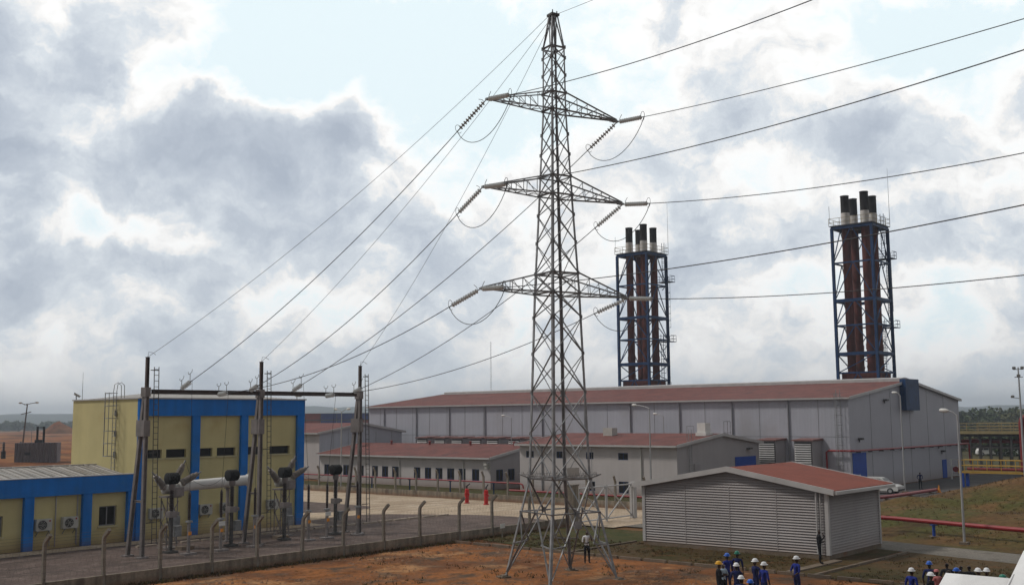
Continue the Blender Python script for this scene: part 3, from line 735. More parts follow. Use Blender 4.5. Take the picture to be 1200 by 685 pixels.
def bushing(parent, p, d, Lb, r=.215):
    pr = [(0, r * 1.15), (.12, r * 1.15)]
    n = int((Lb - .3) / .07)
    for i in range(n): t = .14 + i * .07; k = r * (1 - .12 * i / n); pr += [(t, k * .78), (t + .035, k * 1.08), (t + .05, k * 1.05), (t + .055, k * .78)]
    m = MB(); m.lathe(p, d, pr + [(Lb, r * .7)], 12); b = m.build('bushing', 'greypor', parent, smooth=True)
    e = Vector(p) + Vector(d).normalized() * Lb
    m = MB(); m.tube(e, e + Vector(d).normalized() * .28, .05, n=8); m.build('terminal', 'galv', b)
    return e + Vector(d).normalized() * .28
def hybrid(label, u, v, long):
    o = thing('hybrid_switchgear', label, 'switchgear', W(u, v), GA, 'hybrid switchgear modules')
    m = MB()
    for x in (-.35, .35):
        for y in (-.35, .35): m.angle((x, y, 0), (x, y, 3.1), .08, .01)
    for y in (-.35, .35):
        for a, b in ((.3, 1.6), (1.6, 2.9)):
            m.angle((-.35, y, a), (.35, y, b), .05, .008); m.angle((.35, y, a), (-.35, y, b), .05, .008)
    for x in (-.35, .35):
        for a, b in ((.3, 1.6), (1.6, 2.9)): m.angle((x, -.35, a), (x, .35, b), .05, .008)
    m.box(-.5, .5, -.5, .5, 3.1, 3.2); m.box(-.55, .55, -.5, .5, 0, .08)
    m.build('lattice_stand', 'gantry', o)
    m = MB(); m.lathe((-.55, 0, 3.62), (1, 0, 0), [(0, .2), (.06, .30), (.9, .30), (.98, .38), (1.02, .38), (1.1, .32)], 14); m.build('breaker_tank', 'acgrey', o, smooth=True)
    if long:
        m = MB(); m.lathe((.55, 0, 3.74), (1, .0, .03), [(0, .36), (.05, .36), (.05, .33), (5.2, .33), (5.2, .42), (5.32, .42), (5.36, .34)], 16); m.build('bus_duct', 'white', o, smooth=True)
        m = MB(); m.beam((4.2, 0, 0), (4.2, 0, 3.45), .16); m.beam((4.2, -.3, 3.45), (4.2, .3, 3.45), .1); m.cbox((4.2, 0, 0), .5, .5, .1); m.build('duct_support', 'gantry', o)
    m = MB(); m.cbox((.1, -.62, 3.2), .7, .45, .55); m.build('drive_box', 'gantry', o); m = MB(); m.cbox((0, -.55, 1.2), .6, .35, .8); m.build('control_box', 'galv', o)
    ends = [bushing(o, (.12, -.25, 4.05), (.5, -.1, 1), 1.2), bushing(o, (.6, -.25, 3.95), (1, -.1, .5), 1.2), bushing(o, (-.5, -.1, 3.75), (-.65, 0, .75), 1.0)]
    return [o.matrix_basis @ e for e in ends], o
e1, h1 = hybrid('switchgear module with a long white tank and angled bushings on a lattice stand', 37.15, 60.4, True)
e2, h2 = hybrid('switchgear module without long tank behind the middle gantry column', 45.75, 60.4, False)
def lead(pts, label, s, r=.011):
    m = MB(); P = []
    for a, b in zip(pts, pts[1:]): P += sag(a, b, s, 12)[(1 if P else 0):]
    o0 = Vector(P[0]); m.path([p - o0 for p in P], r, 5)
    tag(m.build('connection_wire', 'wire', None, o0), label, 'wire', 'connection wires of the switchyard')
for b, (us, en, nm) in enumerate(((SAU[:3], e1, 'left'), (SAU[3:], e2, 'right'))):
    gk = [('upper', -1), ('lower', -1), ('middle', -1)] if b == 0 else [('upper', 1), ('lower', 1), ('middle', 1)]
    cts = CTU[2 * b:2 * b + 2]
    for i, (u, k) in enumerate(zip(us, gk)):
        top = W(u, SV, 3.66); e0_, e1_, ga = cond[k]
        lead([e1_, top], f'drop wire from the gantry line of the {k[0]} {SN[k[1]]} crossarm to its surge arrester', .1)
    lead([W(cts[0] + .5, CV, 4.4), en[1]], f'slack wire from a black transformer head to a bushing in the {nm} bay', .25)
    lead([en[0], W((cts[0] + cts[1]) / 2, CV + .6, 4.0), W(cts[1] - .56, CV, 4.4)], f'drooping wire from the raised bushing to the farther transformer head in the {nm} bay', .35)
    lead([W(us[1], SV, 3.66), W(cts[1] - .56, CV, 4.38)], f'short slack wire between surge arrester and transformer head in the {nm} bay', .25)
for i, u in enumerate((37.4, 44.6)):
    m = MB(); m.cbox((0, 0, 0), .9, .7, .22)
    tag(m.build('concrete_block', 'kerb', None, W(u, 59.0), GA), ('low concrete block on the gravel in the left bay', 'low concrete block on the gravel in the right bay')[i], 'concrete block')
# ================================================================== buildings
def holed_wall(mb, fn, a0, a1, z0, z1, holes, depth, back=True):
    """wall face with real openings; fn(a, z, d) maps along/height/depth to a point"""
    A = sorted({a0, a1, *[h[0] for h in holes], *[h[1] for h in holes]}); Z = sorted({z0, z1, *[h[2] for h in holes], *[h[3] for h in holes]})
    for i in range(len(A) - 1):
        for j in range(len(Z) - 1):
            ca, cz = (A[i] + A[i + 1]) / 2, (Z[j] + Z[j + 1]) / 2
            if any(h[0] < ca < h[1] and h[2] < cz < h[3] for h in holes): continue
            mb.poly(fn(A[i], Z[j], 0), fn(A[i + 1], Z[j], 0), fn(A[i + 1], Z[j + 1], 0), fn(A[i], Z[j + 1], 0))
    for (p, q, r, s) in holes:
        for (u1, w1), (u2, w2) in (((p, r), (q, r)), ((q, r), (q, s)), ((q, s), (p, s)), ((p, s), (p, r))):
            mb.poly(fn(u1, w1, 0), fn(u2, w2, 0), fn(u2, w2, depth), fn(u1, w1, depth))
def window(parent, fn, h, depth, frame='frameblue', bars=1, fw=.06, sill=None, slats=False):
    """frame and dark glass set back in the opening h; one mesh each"""
    p, q, r, s = h; f = MB()
    def bar(a0, a1, z0, z1, d0, d1):
        P = [fn(a, z, d) for d in (d0, d1) for a, z in ((a0, z0), (a1, z0), (a1, z1), (a0, z1))]
        f.add(P, [(0, 1, 2, 3), (4, 7, 6, 5), (0, 4, 5, 1), (1, 5, 6, 2), (2, 6, 7, 3), (3, 7, 4, 0)])
    d0, d1 = depth - .09, depth - .02
    bar(p, q, r, r + fw, d0, d1); bar(p, q, s - fw, s, d0, d1); bar(p, p + fw, r + fw, s - fw, d0, d1); bar(q - fw, q, r + fw, s - fw, d0, d1)
    for k in range(bars):
        c = p + (q - p) * (k + 1) / (bars + 1); bar(c - fw / 2, c + fw / 2, r + fw, s - fw, d0, d1)
    if slats:
        n = int((s - r) / .12)
        for k in range(1, n): bar(p + fw, q - fw, r + k * (s - r) / n - .012, r + k * (s - r) / n + .012, d0 + .01, d1 - .01)
    w = f.build('window', frame, parent)
    g = MB(); g.poly(fn(p, r, depth - .05), fn(q, r, depth - .05), fn(q, s, depth - .05), fn(p, s, depth - .05)); g.build('pane', 'pane', w)
    if sill:
        f = MB(); bar(p - .08, q + .08, r - .10, r - .003, -.09, depth - .1); f.build('sill', sill, w)
    return w

# ---- tall yellow switch building -------------------------------------------------
yb = thing('switchgear_building', 'tall yellow rendered building with blue pilasters and a blue parapet band', 'building', W(38, 65.8))
BX, BY, BZ_ = 13.8, 9.1, 9.33
fr = lambda a, z, d: (a, .22 + d, z)
hol = [(.75, 1.88, 5.34, 5.92), (2.2, 3.76, 5.34, 5.92), (4.85, 5.86, 5.34, 5.92), (6.22, 7.78, 5.34, 5.92), (8.85, 10.16, 5.34, 5.92), (10.76, 12.6, 5.34, 5.92)]
m = MB(); holed_wall(m, fr, 0, BX, 0, BZ_, hol, .3)
m.poly((0, .22, 0), (0, BY, 0), (0, BY, BZ_), (0, .22, BZ_)); m.poly((BX, .22, 0), (BX, BY, 0), (BX, BY, BZ_), (BX, .22, BZ_)); m.poly((0, BY, 0), (BX, BY, 0), (BX, BY, BZ_), (0, BY, BZ_))
m.poly((0, .22, BZ_), (BX, .22, BZ_), (BX, BY, BZ_), (0, BY, BZ_)); m.build('wall', 'yellow', yb, fix=False)
for h in hol: window(yb, fr, h, .3, 'galvdark', 0, .04, 'sill')
for a, b in ((0.0, .45), (4.1, 4.7), (8.1, 8.7), (13.15, 13.8)):
    m = MB(); m.box(a, b, 0, .217, 0, 8.18); m.build('pilaster', 'blue', yb)
m = MB(); m.box(-.02, BX + .02, -.02, .217, 8.182, BZ_); m.build('parapet_band', 'blue', yb)
m = MB(); m.box(-.1, BX + .1, -.1, .45, BZ_ + .003, BZ_ + .09); m.box(-.1, .25, .45, BY, BZ_ + .003, BZ_ + .09); m.box(BX - .25, BX + .1, .45, BY, BZ_ + .003, BZ_ + .09); m.build('coping', 'trim', yb)
m = MB(); e = BZ_ + .05; r = BZ_ + .52; y0, y1, yr = .45, BY - .1, 4.6
V = [(.25, y0, e), (BX - .25, y0, e), (BX - .25, y1, e), (.25, y1, e), (3.2, yr, r), (BX - 3.2, yr, r)]
m.add(V, [(0, 1, 5, 4), (1, 2, 5), (2, 3, 4, 5), (3, 0, 4)]); m.build('roof', 'roofpale', yb)
# caged ladder on the left wall
m = MB(); yl = 2.75
for dy in (0, .42): m.path([(-.16, yl + dy, 4.55), (-.16, yl + dy, 9.9), (-.10, yl + dy, 10.35), (.15, yl + dy, 10.5), (.4, yl + dy, 10.3), (.42, yl + dy, 9.4)], .025, 5)
for k in range(17): m.tube((-.16, yl, 4.75 + k * .3), (-.16, yl + .42, 4.75 + k * .3), .015, n=4)
for z in (5.6, 7, 8.4): m.beam((0, yl + .21, z), (-.16, yl + .21, z), .05, .4)
hoop = [(-.16 - .72 * math.sin(t) ** .7, yl + .21 - .36 * math.cos(t)) for t in [PI * k / 8 for k in range(9)]]
for k in range(6): m.path([(x, y, 5.5 + k * .85) for x, y in hoop], .022, 4)
for k in (2, 4, 6): m.beam((*hoop[k], 5.5), (*hoop[k], 9.8), .035)
m.build('caged_ladder', 'galv', yb)
# ---- low yellow annex with the pale roof ----------------------------------------
lb = thing('low_building', 'low yellow rendered building with blue band and pale corrugated roof at the left edge', 'building', W(12, 65.9))
LX = 25.98
fr = lambda a, z, d: (a, .3 + d, z)
hol = [(15.85, 17.45, 1.0, 2.22), (23.6, 24.82, 1.12, 2.38), (6, 7.3, 1.05, 2.3)]
m = MB(); holed_wall(m, fr, 0, LX, 0, 4.3, hol, .25)
m.poly((0, .3, 0), (0, 11, 0), (0, 11, 4.3), (0, .3, 4.3)); m.poly((0, 11, 0), (LX, 11, 0), (LX, 11, 4.3), (0, 11, 4.3)); m.build('wall', 'yellow', lb, fix=False)
for h in hol: window(lb, fr, h, .25, 'seam', 1, .07, 'sill')
for a in (3, 7.9, 14.9, 18.6, 22.35): m = MB(); m.box(a, a + .6, 0, .295, 0, 3.255); m.build('pilaster', 'blue', lb)
m = MB(); m.box(LX - .55, LX, 0, .295, 0, 3.255); m.build('pilaster', 'blue', lb)
m = MB(); m.box(0, LX, -.02, .295, 3.257, 4.36); m.build('parapet_band', 'blue', lb)
m = MB(); m.box(-.05, LX, -.06, .42, 4.363, 4.42); m.build('coping', 'trim', lb)
m = MB(); m.prism([(.43, 4.18), (5.4, 4.88), (11.2, 4.1), (11.2, 4.0), (5.4, 4.76), (.43, 4.06)], 'X', 0, LX - .02)
for k in range(47): m.beam((.3 + k * .55, .45, 4.21), (.3 + k * .55, 5.24, 4.885), .06, .05)
m.build('roof', 'roofpale', lb)
m = MB(); m.box(0, LX - .02, 5.25, 5.55, 4.87, 4.93); m.build('ridge_cap', 'trim', lb)
m = MB(); m.tube((15.5, .6, 4.42), (15.5, .6, 5.3), .03, n=6); m.tube((15.5, .6, 5.28), (15.9, .6, 5.28), .025, n=6); m.build('vent_pipe', 'galv', lb)
for a in (18.9, 20.7, 22.1): m = MB(); m.tube((a, .26, .1), (a, .26, 3.2), .035, n=6); m.build('drain_pipe', 'rendergrey', lb)
# ---- split air conditioners hung on the walls -----------------------------------
def ac(u, v, z, lab):
    o = thing('air_conditioner', lab, 'air conditioner', W(u, v, z), GA, 'air conditioner units on the yellow walls')
    m = MB(); m.box(0, .98, -.42, -.06, 0, .70); m.box(.02, .96, -.425, -.42, .02, .68); m.build('casing', 'acgrey', o)
    m = MB(); m.lathe((.38, -.426, .35), (0, -1, 0), [(0, .29), (.03, .29), (.035, .26)], 18); m.build('fan_grille', 'black', o)
    m = MB()
    for r_ in (.10, .19, .27): m.path([(.38 + r_ * math.cos(t), -.468, .35 + r_ * math.sin(t)) for t in [2 * PI * k / 16 for k in range(17)]], .008, 4)
    for k in range(3): t = PI * k / 3; m.tube((.38 - .28 * math.cos(t), -.468, .35 - .28 * math.sin(t)), (.38 + .28 * math.cos(t), -.468, .35 + .28 * math.sin(t)), .008, n=4)
    m.build('guard', 'acgrey', o)
    m = MB(); m.lathe((.83, -.426, .58), (0, -1, 0), [(0, .055), (.012, .055)], 12); m.build('badge', 'red', o)
    for x in (.15, .83): m = MB(); m.beam((x, 0, -.03), (x, -.45, -.03), .05); m.beam((x, 0, -.35), (x, -.35, -.03), .035); m.build('bracket', 'galv', o)
    m = MB(); m.tube((1.02, -.03, .1), (1.02, -.03, -1.0), .025, n=5); m.build('hose', 'galv', o)
    return o
for u, v, z, lab in ((31.33, 66.2, 1.18, 'air conditioner on the low yellow wall, just right of its leftmost visible blue pilaster'), (33.03, 66.2, 1.2, 'air conditioner on the low yellow wall, just left of the pilaster before its small window'),
                     (38.98, 66.15, 1.34, 'air conditioner behind the left gantry column, on the tall yellow wall'), (42.8, 66.15, 1.34, 'air conditioner low on the tall yellow wall, in the bay below the white tank'),
                     (44.53, 66.15, 1.36, 'air conditioner on the tall yellow wall, close to the second full blue pilaster'), (48.5, 66.15, 1.34, 'air conditioner on the tall yellow wall near its right end')):
    ac(u, v, z, lab)
def roof_flood(u, v, z, d, lab):
    o = thing('floodlight', lab, 'floodlight', W(u, v, z), GA + d, 'floodlights on the yellow roof')
    m = MB(); m.tube((0, 0, 0), (0, 0, .28), .03, n=6); m.beam((-.2, 0, .28), (.2, 0, .28), .04); m.build('bracket', 'galvdark', o)
    m = MB(); m.add([(-.32, -.30, .28), (.32, -.30, .28), (.32, .12, .52), (-.32, .12, .52), (-.26, -.18, .16), (.26, -.18, .16), (.26, .16, .36), (-.26, .16, .36)],
                    [(0, 1, 2, 3), (4, 7, 6, 5), (0, 4, 5, 1), (1, 5, 6, 2), (2, 6, 7, 3), (3, 7, 4, 0)]); m.build('lamp_head', 'acgrey', o)
roof_flood(38.1, 74.7, 9.42, R(60), 'small floodlight on the far left roof corner of the tall yellow building')
roof_flood(51.2, 66.0, 9.42, R(0), 'small floodlight on the right roof corner of the tall yellow building')
m = MB(); m.tube((0, 0, 0), (0, 0, 2.0), .02, .008, 5); tag(m.build('lightning_rod', 'galvdark', None, W(38.4, 74.4, 9.4)), 'thin rod on the far left roof corner of the yellow building', 'lightning rod')

# ---- gabled sheds of the plant ---------------------------------------------------
def gabled(o, Lx, Ly, eave, peak, xr, wallm, gablem, holes, roof='roofred', over=.45, depth=.12, gholes=(), trim='trim', roofend=.3, rt=.14):
    """ridge along y at x = xr; front wall at x = 0, near gable at y = 0"""
    fx = lambda a, z, d: (d, a, z)
    m = MB(); holed_wall(m, fx, 0, Ly, 0, eave, holes, depth)
    m.poly((Lx, 0, 0), (Lx, Ly, 0), (Lx, Ly, eave), (Lx, 0, eave)); m.build('wall', wallm, o, fix=False)
    fy = lambda a, z, d: (a, d, z)
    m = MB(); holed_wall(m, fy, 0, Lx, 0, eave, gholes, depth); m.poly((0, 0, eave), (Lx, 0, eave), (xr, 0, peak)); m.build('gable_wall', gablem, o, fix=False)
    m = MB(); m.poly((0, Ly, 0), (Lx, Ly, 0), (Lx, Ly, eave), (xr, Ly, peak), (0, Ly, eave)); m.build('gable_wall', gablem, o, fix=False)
    s0 = (peak - eave) / xr; s1 = (peak - eave) / (Lx - xr); g = .02
    m = MB(); y0, y1 = -roofend, Ly + roofend
    m.prism([(-over, eave - over * s0 + g), (xr, peak + g), (Lx + over, eave - over * s1 + g), (Lx + over, eave - over * s1 + rt), (xr, peak + rt + .02), (-over, eave - over * s0 + rt)], 'Y', y0, y1)
    m.build('roof', roof, o)
    for y in (y0 - .06, y1):
        m = MB(); m.prism([(-over, eave - over * s0 - .10), (xr, peak - .10), (Lx + over, eave - over * s1 - .10), (Lx + over, eave - over * s1 + rt + .05), (xr, peak + rt + .07), (-over, eave - over * s0 + rt + .05)], 'Y', y, y + .058)
        m.build('verge_trim', trim, o)
    e = eave - over * s0; m = MB()
    m.box(-over - .16, -over - .003, y0, y1, e - .06, e + .12); m.build('gutter', trim, o); m = MB(); m.box(Lx + over + .003, Lx + over + .16, y0, y1, eave - over * s1 - .06, eave - over * s1 + .12); m.build('gutter', trim, o)
    return fx, fy
# control building with small upper windows
b2 = thing('control_building', 'grey rendered two storey building with red roof and small upper windows, right behind the pylon', 'building', W(89, 56))
hs = [(u - 56, w - 56, r, s) for u, w, r, s in ((73.94, 75.0, 3.62, 4.33), (70.0, 70.84, 3.62, 4.33), (66.0, 66.95, 3.6, 4.3), (61.72, 62.9, 3.58, 4.28), (61.72, 62.9, .3, 1.45), (65.85, 66.8, .4, 1.35))]
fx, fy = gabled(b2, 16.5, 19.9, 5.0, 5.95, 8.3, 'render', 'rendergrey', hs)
for h in hs: window(b2, fx, h, .12, 'frameblue', 1, .05)
for a in (4.1, 16.75): m = MB(); m.tube((-.1, a, .1), (-.1, a, 4.8), .07, n=8); m.build('drain_pipe', 'acgrey' if a < 5 else 'seam', b2)
m = MB()
for y in (3.1, 10.2): m.box(-.012, -.002, y, y + .05, 0, 4.98)
m.build('wall_joint', 'seam', b2)
m = MB(); m.box(11.2, 15.6, -.07, -.005, 0, 3.62); m.build('roller_door', 'doorblue', b2)
m = MB(); m.box(3.0, 4.3, -.09, -.005, 2.45, 3.25)
for k in range(5): m.box(3.05, 4.25, -.13, -.09, 2.5 + k * .15, 2.56 + k * .15)
m.build('vent_grille', 'rendergrey', b2)
m = MB(); m.box(13.7, 14.4, -.4, -.005, 4.35, 4.5); m.build('wall_lamp', 'galvdark', b2)
m = MB()
for x in (1.9, 2.4): m.tube((x, -.2, .8), (x, -.2, 6.6), .03, n=5)
for k in range(18): m.tube((1.9, -.2, 1 + k * .3), (2.4, -.2, 1 + k * .3), .016, n=4)
for x in (1.5, 2.8):
    m.tube((x, -.25, 5.2), (x, -.25, 6.9), .025, n=5)
m.tube((1.5, -.25, 6.9), (2.8, -.25, 6.9), .025, n=5); m.build('ladder', 'galv', b2)
m = MB(); m.cbox((6.9, 1.0, 5.88), 1.5, 1.2, .35); m.cbox((6.8, 1.0, 6.23), 1.05, .95, .95); m.build('roof_ventilator', 'white', b2)
m = MB(); m.cbox((6.5, 12.5, 5.8), 1.0, 1.2, .9); m.build('roof_ventilator', 'acgrey', b2)
m = MB()
for x in (12.6, 13.4, 14.0):
    m.tube((x, 2.0, 5.3), (x, 2.0, 7.3), .03, n=5)
m.tube((12.6, 2, 7.3), (14, 2, 7.3), .03, n=5); m.tube((12.6, 2, 6.1), (14, 2, 6.1), .03, n=5); m.build('roof_hatch_rail', 'galv', b2)
# long low office
b3 = thing('office_building', 'long low grey building with shallow red roof and a row of small dark windows', 'building', W(89, 80.2))
hs = [(a - 80.2, b - 80.2, .9, 2.2) for a, b in ((98.7, 99.75), (96.87, 97.95), (95.0, 96.17), (91.3, 92.4), (89.5, 90.55), (87.66, 88.8), (85.78, 86.9), (84.0, 85.1), (81.9, 83.0), (107.85, 108.9), (104.05, 105.2), (101.3, 102.3))]
gh = [(.95, 2.1, .85, 2.15), (2.95, 4.1, .85, 2.15)]
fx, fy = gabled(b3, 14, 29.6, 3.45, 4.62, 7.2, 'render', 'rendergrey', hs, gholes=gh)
for h in hs: window(b3, fx, h, .12, 'frameblue', 1, .05)
for h in gh: window(b3, fy, h, .12, 'frameblue', 1, .05)
for a in (14.6, 4.06): m = MB(); m.path([(-.4, a, 3.35), (-.1, a, 3.0), (-.1, a, .1)], .06, 6); m.build('drain_pipe', 'acgrey', b3)
for y in (2, 9, 16, 23): m = MB(); m.tube((6.4, y, 4.5), (6.4, y, 5.0), .14, n=8); m.lathe((6.4, y, 5.0), (0, 0, 1), [(0, .22), (.1, .18), (.15, .02)], 8); m.build('roof_vent', 'darkred', b3)
m = MB(); m.box(-.5, -.02, .15, .6, 2.65, 2.9); m.box(-.42, -.05, .2, .55, 2.3, 2.65); m.build('wall_lamp', 'acgrey', b3)
# annex far left
b4 = thing('workshop_building', 'grey gabled building with red roof behind the long low office on the left', 'building', W(91.8, 113.4))
gabled(b4, 15.0, 30, 6.08, 7.24, 7.5, 'render', 'hall', [])
m = MB()
for x in (2.3, 5, 10, 13): m.box(x, x + .08, -.015, -.002, 0, 6.2)
m.build('wall_joint', 'seam', b4)
# ---- the engine hall ---------------------------------------------------------------
hall = thing('engine_hall', 'very long grey clad power hall with low red roof and gable end on the right', 'building', W(109.5, 47.5))
HX, HY = 34.5, 76.0
fx, fy = gabled(hall, HX, HY, 9.65, 11.75, 17.25, 'hall', 'hallend', [], over=.3)
m = MB(); m.prism([(16.0, 11.6), (16.0, 12.12), (17.25, 12.26), (18.5, 12.12), (18.5, 11.6)], 'Y', .3, HY - .3); m.build('ridge_ventilator', 'trim', hall)
for v in (68.35, 61.35, 54.4, 75.4, 82.4, 89.4, 99.6, 106.4, 113.1, 120): m = MB(); m.tube((-.12, v - 47.5, .2), (-.12, v - 47.5, 9.4), .085, n=6); m.build('drain_pipe', 'seam', hall)
m = MB()
for k in range(22): m.box(-.02, -.003, 3.4 + k * 3.5, 3.46 + k * 3.5, 0, 9.6)
m.box(-.02, -.003, 0.02, HY, 5.55, 5.6)
for x in (5.75, 11.5, 17.25, 23, 28.75): m.box(x, x + .06, -.02, -.003, 0, 9.6 + 2.0 * min(x, HX - x) / 17.25)
m.build('cladding_joint', 'seam', hall)
def louvre_box(y, w=2.1):
    m = MB(); m.box(-2.3, -.003, y, y + w, .1, 5.15); b = m.build('louvre_house', 'rendergrey', hall)
    m = MB(); m.box(-2.345, -2.302, y + .1, y + w - .1, .4, 5.0); m.build('louvre_opening', 'inner', b)
    m = MB()
    for k in range(19): z = .45 + k * .24; m.add([(-2.35, y + .12, z + .12), (-2.35, y + w - .12, z + .12), (-2.46, y + w - .12, z), (-2.46, y + .12, z), (-2.35, y + .12, z + .09), (-2.35, y + w - .12, z + .09), (-2.46, y + w - .12, z - .03), (-2.46, y + .12, z - .03)], [(0, 1, 2, 3), (7, 6, 5, 4), (0, 4, 5, 1), (2, 6, 7, 3), (1, 5, 6, 2), (0, 3, 7, 4)])
    m.build('louvre_blade', 'trim', b)
    m = MB(); m.add([(-2.6, y - .2, 5.153), (-.003, y - .2, 5.153), (-.003, y + w + .2, 5.153), (-2.6, y + w + .2, 5.153), (-2.6, y - .2, 5.27), (-.003, y - .2, 5.42), (-.003, y + w + .2, 5.42), (-2.6, y + w + .2, 5.27)],
                    [(3, 2, 1, 0), (4, 5, 6, 7), (0, 1, 5, 4), (1, 2, 6, 5), (2, 3, 7, 6), (3, 0, 4, 7)]); m.build('louvre_roof', 'louvretop', b)
for v in (50.65, 54.9, 61.7, 65.9, 72.5, 76.7, 83.5, 88.3, 91.3, 95.1, 98.2, 101.7, 105, 108.5): louvre_box(v - 47.5)
m = MB()
for dy in (0, .45): m.tube((-.3, .75 + dy, .6), (-.3, .75 + dy, 10.6), .03, n=5)
for k in range(32): m.tube((-.3, .75, .8 + k * .3), (-.3, 1.2, .8 + k * .3), .016, n=4)
for k in range(8): m.path([(-.3 - .7 * math.sin(t), .975 - .36 * math.cos(t), 2.6 + k * 1.05) for t in [PI * i / 6 for i in range(7)]], .022, 4)
for t in (PI / 3, PI / 2, 2 * PI / 3): m.beam((-.3 - .7 * math.sin(t), .975 - .36 * math.cos(t), 2.6), (-.3 - .7 * math.sin(t), .975 - .36 * math.cos(t), 10.2), .03)
m.build('caged_ladder', 'galv', hall)
m = MB(); m.box(14.5, 18.7, -.75, -.065, 8.35, 12.0); m.build('air_intake', 'steelblue', hall)
m = MB(); m.box(.45, 4.0, -.06, -.005, 0, 3.85); d = m.build('door', 'doorblue', hall)
m = MB()
for k in range(3): m.box(.75 + k * .55, 1.15 + k * .55, -.075, -.062, 1.15, 1.55)
for k in range(2): m.box(.85 + k * .6, 1.2 + k * .6, -.075, -.062, .5, .95)
m.build('notice_plate', 'white', d)
m = MB(); m.box(27.3, 28.8, -.06, -.005, 0, 2.25); m.build('door', 'doorblue', hall)
for x, z in ((2.1, 5.2), (26.0, 3.9), (27.0, 3.2), (9.5, 9.4)):
    m = MB(); m.box(x, x + .6, -.45, -.02, z, z + .22); m.tube((x + .3, -.05, z), (x + .3, -.05, z - .25), .06, n=6); m.build('wall_lamp', 'galvdark', hall)
rp_ = MB(); rp_.path([(-.45, 2.45, .1), (-.45, 2.45, 3.95), (-.45, 2.2, 4.1), (-.45, -.3, 4.1), (-.3, -.5, 4.1), (33.5, -.5, 4.05), (36.0, -.5, 4.05), (36.2, -.5, 3.9), (36.2, -.5, 1.6)], .11, 8)
o = rp_.build('red_pipe', 'red', None, W(109.5, 47.5), GA); tag(o, 'red fire pipe running along the gable wall of the big hall above its blue door', 'pipe')
for k in range(11):
    b = MB(); b.box(1.5 + k * 3.1, 1.62 + k * 3.1, -.5, -.005, 3.86, 3.96); b.build('pipe_bracket', 'galvdark', o)

# ---- louvred shed in front ---------------------------------------------------------
sh = thing('louvred_shed', 'grey shed with horizontal louvre walls and rust red gabled roof on the right', 'shed', W(56.1, 25.8))
SX, SY, SE, SPK = 7.0, 11.95, 3.75, 4.76
def louvre_wall(fn, a0, a1, z0, top, step=.15):
    """overlapping horizontal blades; top(z) gives the clipped range"""
    m = MB(); n = int((SPK - z0) / step)
    for k in range(n):
        za, zb = z0 + k * step, z0 + (k + 1) * step
        l, r = top(za + step * .9)
        if r - l < .25: break
        P = [fn(l, zb, .02), fn(r, zb, .02), fn(r, za + .010, -.085), fn(l, za + .010, -.085), fn(r, za, -.07), fn(l, za, -.07), fn(l, zb - .03, .05), fn(r, zb - .03, .05)]
        m.add(P, [(0, 1, 2, 3), (3, 2, 4, 5), (5, 4, 7, 6), (0, 3, 5, 6), (1, 7, 4, 2)])
    return m
gab = lambda z: (.06, SY - .06) if z < SE - .25 else (.06 + max(0, z - SE + .02) * (SY / 2) / (SPK - SE), SY - .06 - max(0, z - SE + .02) * (SY / 2) / (SPK - SE))
louvre_wall(lambda a, z, d: (d, a, z), 0, SY, .28, gab).build('louvre_wall', 'louvre', sh, fix=False)
louvre_wall(lambda a, z, d: (a, d, z), 0, SX, .28, lambda z: (.06, SX - .06) if z < SE - .1 else (0, 0)).build('louvre_wall', 'louvre', sh, fix=False)
louvre_wall(lambda a, z, d: (a, SY - d, z), 0, SX, .28, lambda z: (.06, SX - .06) if z < SE - .1 else (0, 0)).build('louvre_wall', 'louvre', sh, fix=False)
louvre_wall(lambda a, z, d: (SX - d, a, z), 0, SY, .28, gab).build('louvre_wall', 'louvre', sh, fix=False)
m = MB(); m.prism([(.12, .2), (SY - .12, .2), (SY - .12, SE - .05), (SY / 2, SPK - .08), (.12, SE - .05)], 'X', .12, SX - .12); m.build('lining', 'louvre', sh)
m = MB(); m.box(-.06, SX + .06, -.06, SY + .06, 0, .26); m.build('plinth', 'kerb', sh)
for k in (1, 2, 3): m = MB(); m.box(-.078, -.07, SY * k / 4, SY * k / 4 + .035, .27, SE - .02); m.build('sheet_joint', 'louvre', sh)
for x, y in ((0, 0), (0, SY), (SX, 0), (SX, SY)): m = MB(); m.box(x - .1, x + .1, y - .1, y + .1, .262, SE - .06); m.build('corner_post', 'trim', sh)
m = MB(); m.tube((-.17, .55, .3), (-.17, .55, 3.62), .05, n=8); m.tube((-.17, .32, .3), (-.17, .32, 3.62), .03, n=8); m.build('drain_pipe', 'trim', sh)
sl_ = (SPK - SE) / (SY / 2); ov = .55; x0, x1 = -.3, SX + 1.0
m = MB(); e = SE - ov * sl_
m.prism([(-ov, e + .02), (SY / 2, SPK + .02), (SY + ov, e + .02), (SY + ov, e + .10), (SY / 2, SPK + .12), (-ov, e + .10)], 'X', x0, x1); m.build('roof', 'roofrust', sh)
for x in (x0 - .07, x1 + .002):
    m = MB(); m.prism([(-ov - .02, e - .16), (SY / 2, SPK - .14), (SY + ov + .02, e - .16), (SY + ov + .02, e + .14), (SY / 2, SPK + .16), (-ov - .02, e + .14)], 'X', x, x + .068)
    m.build('verge_trim', 'trim', sh)
m = MB(); m.box(x0, x1, -ov - .17, -ov - .004, e - .12, e + .06); m.build('gutter', 'trim', sh); m = MB(); m.box(x0, x1, SY + ov + .004, SY + ov + .17, e - .12, e + .06); m.build('gutter', 'trim', sh)

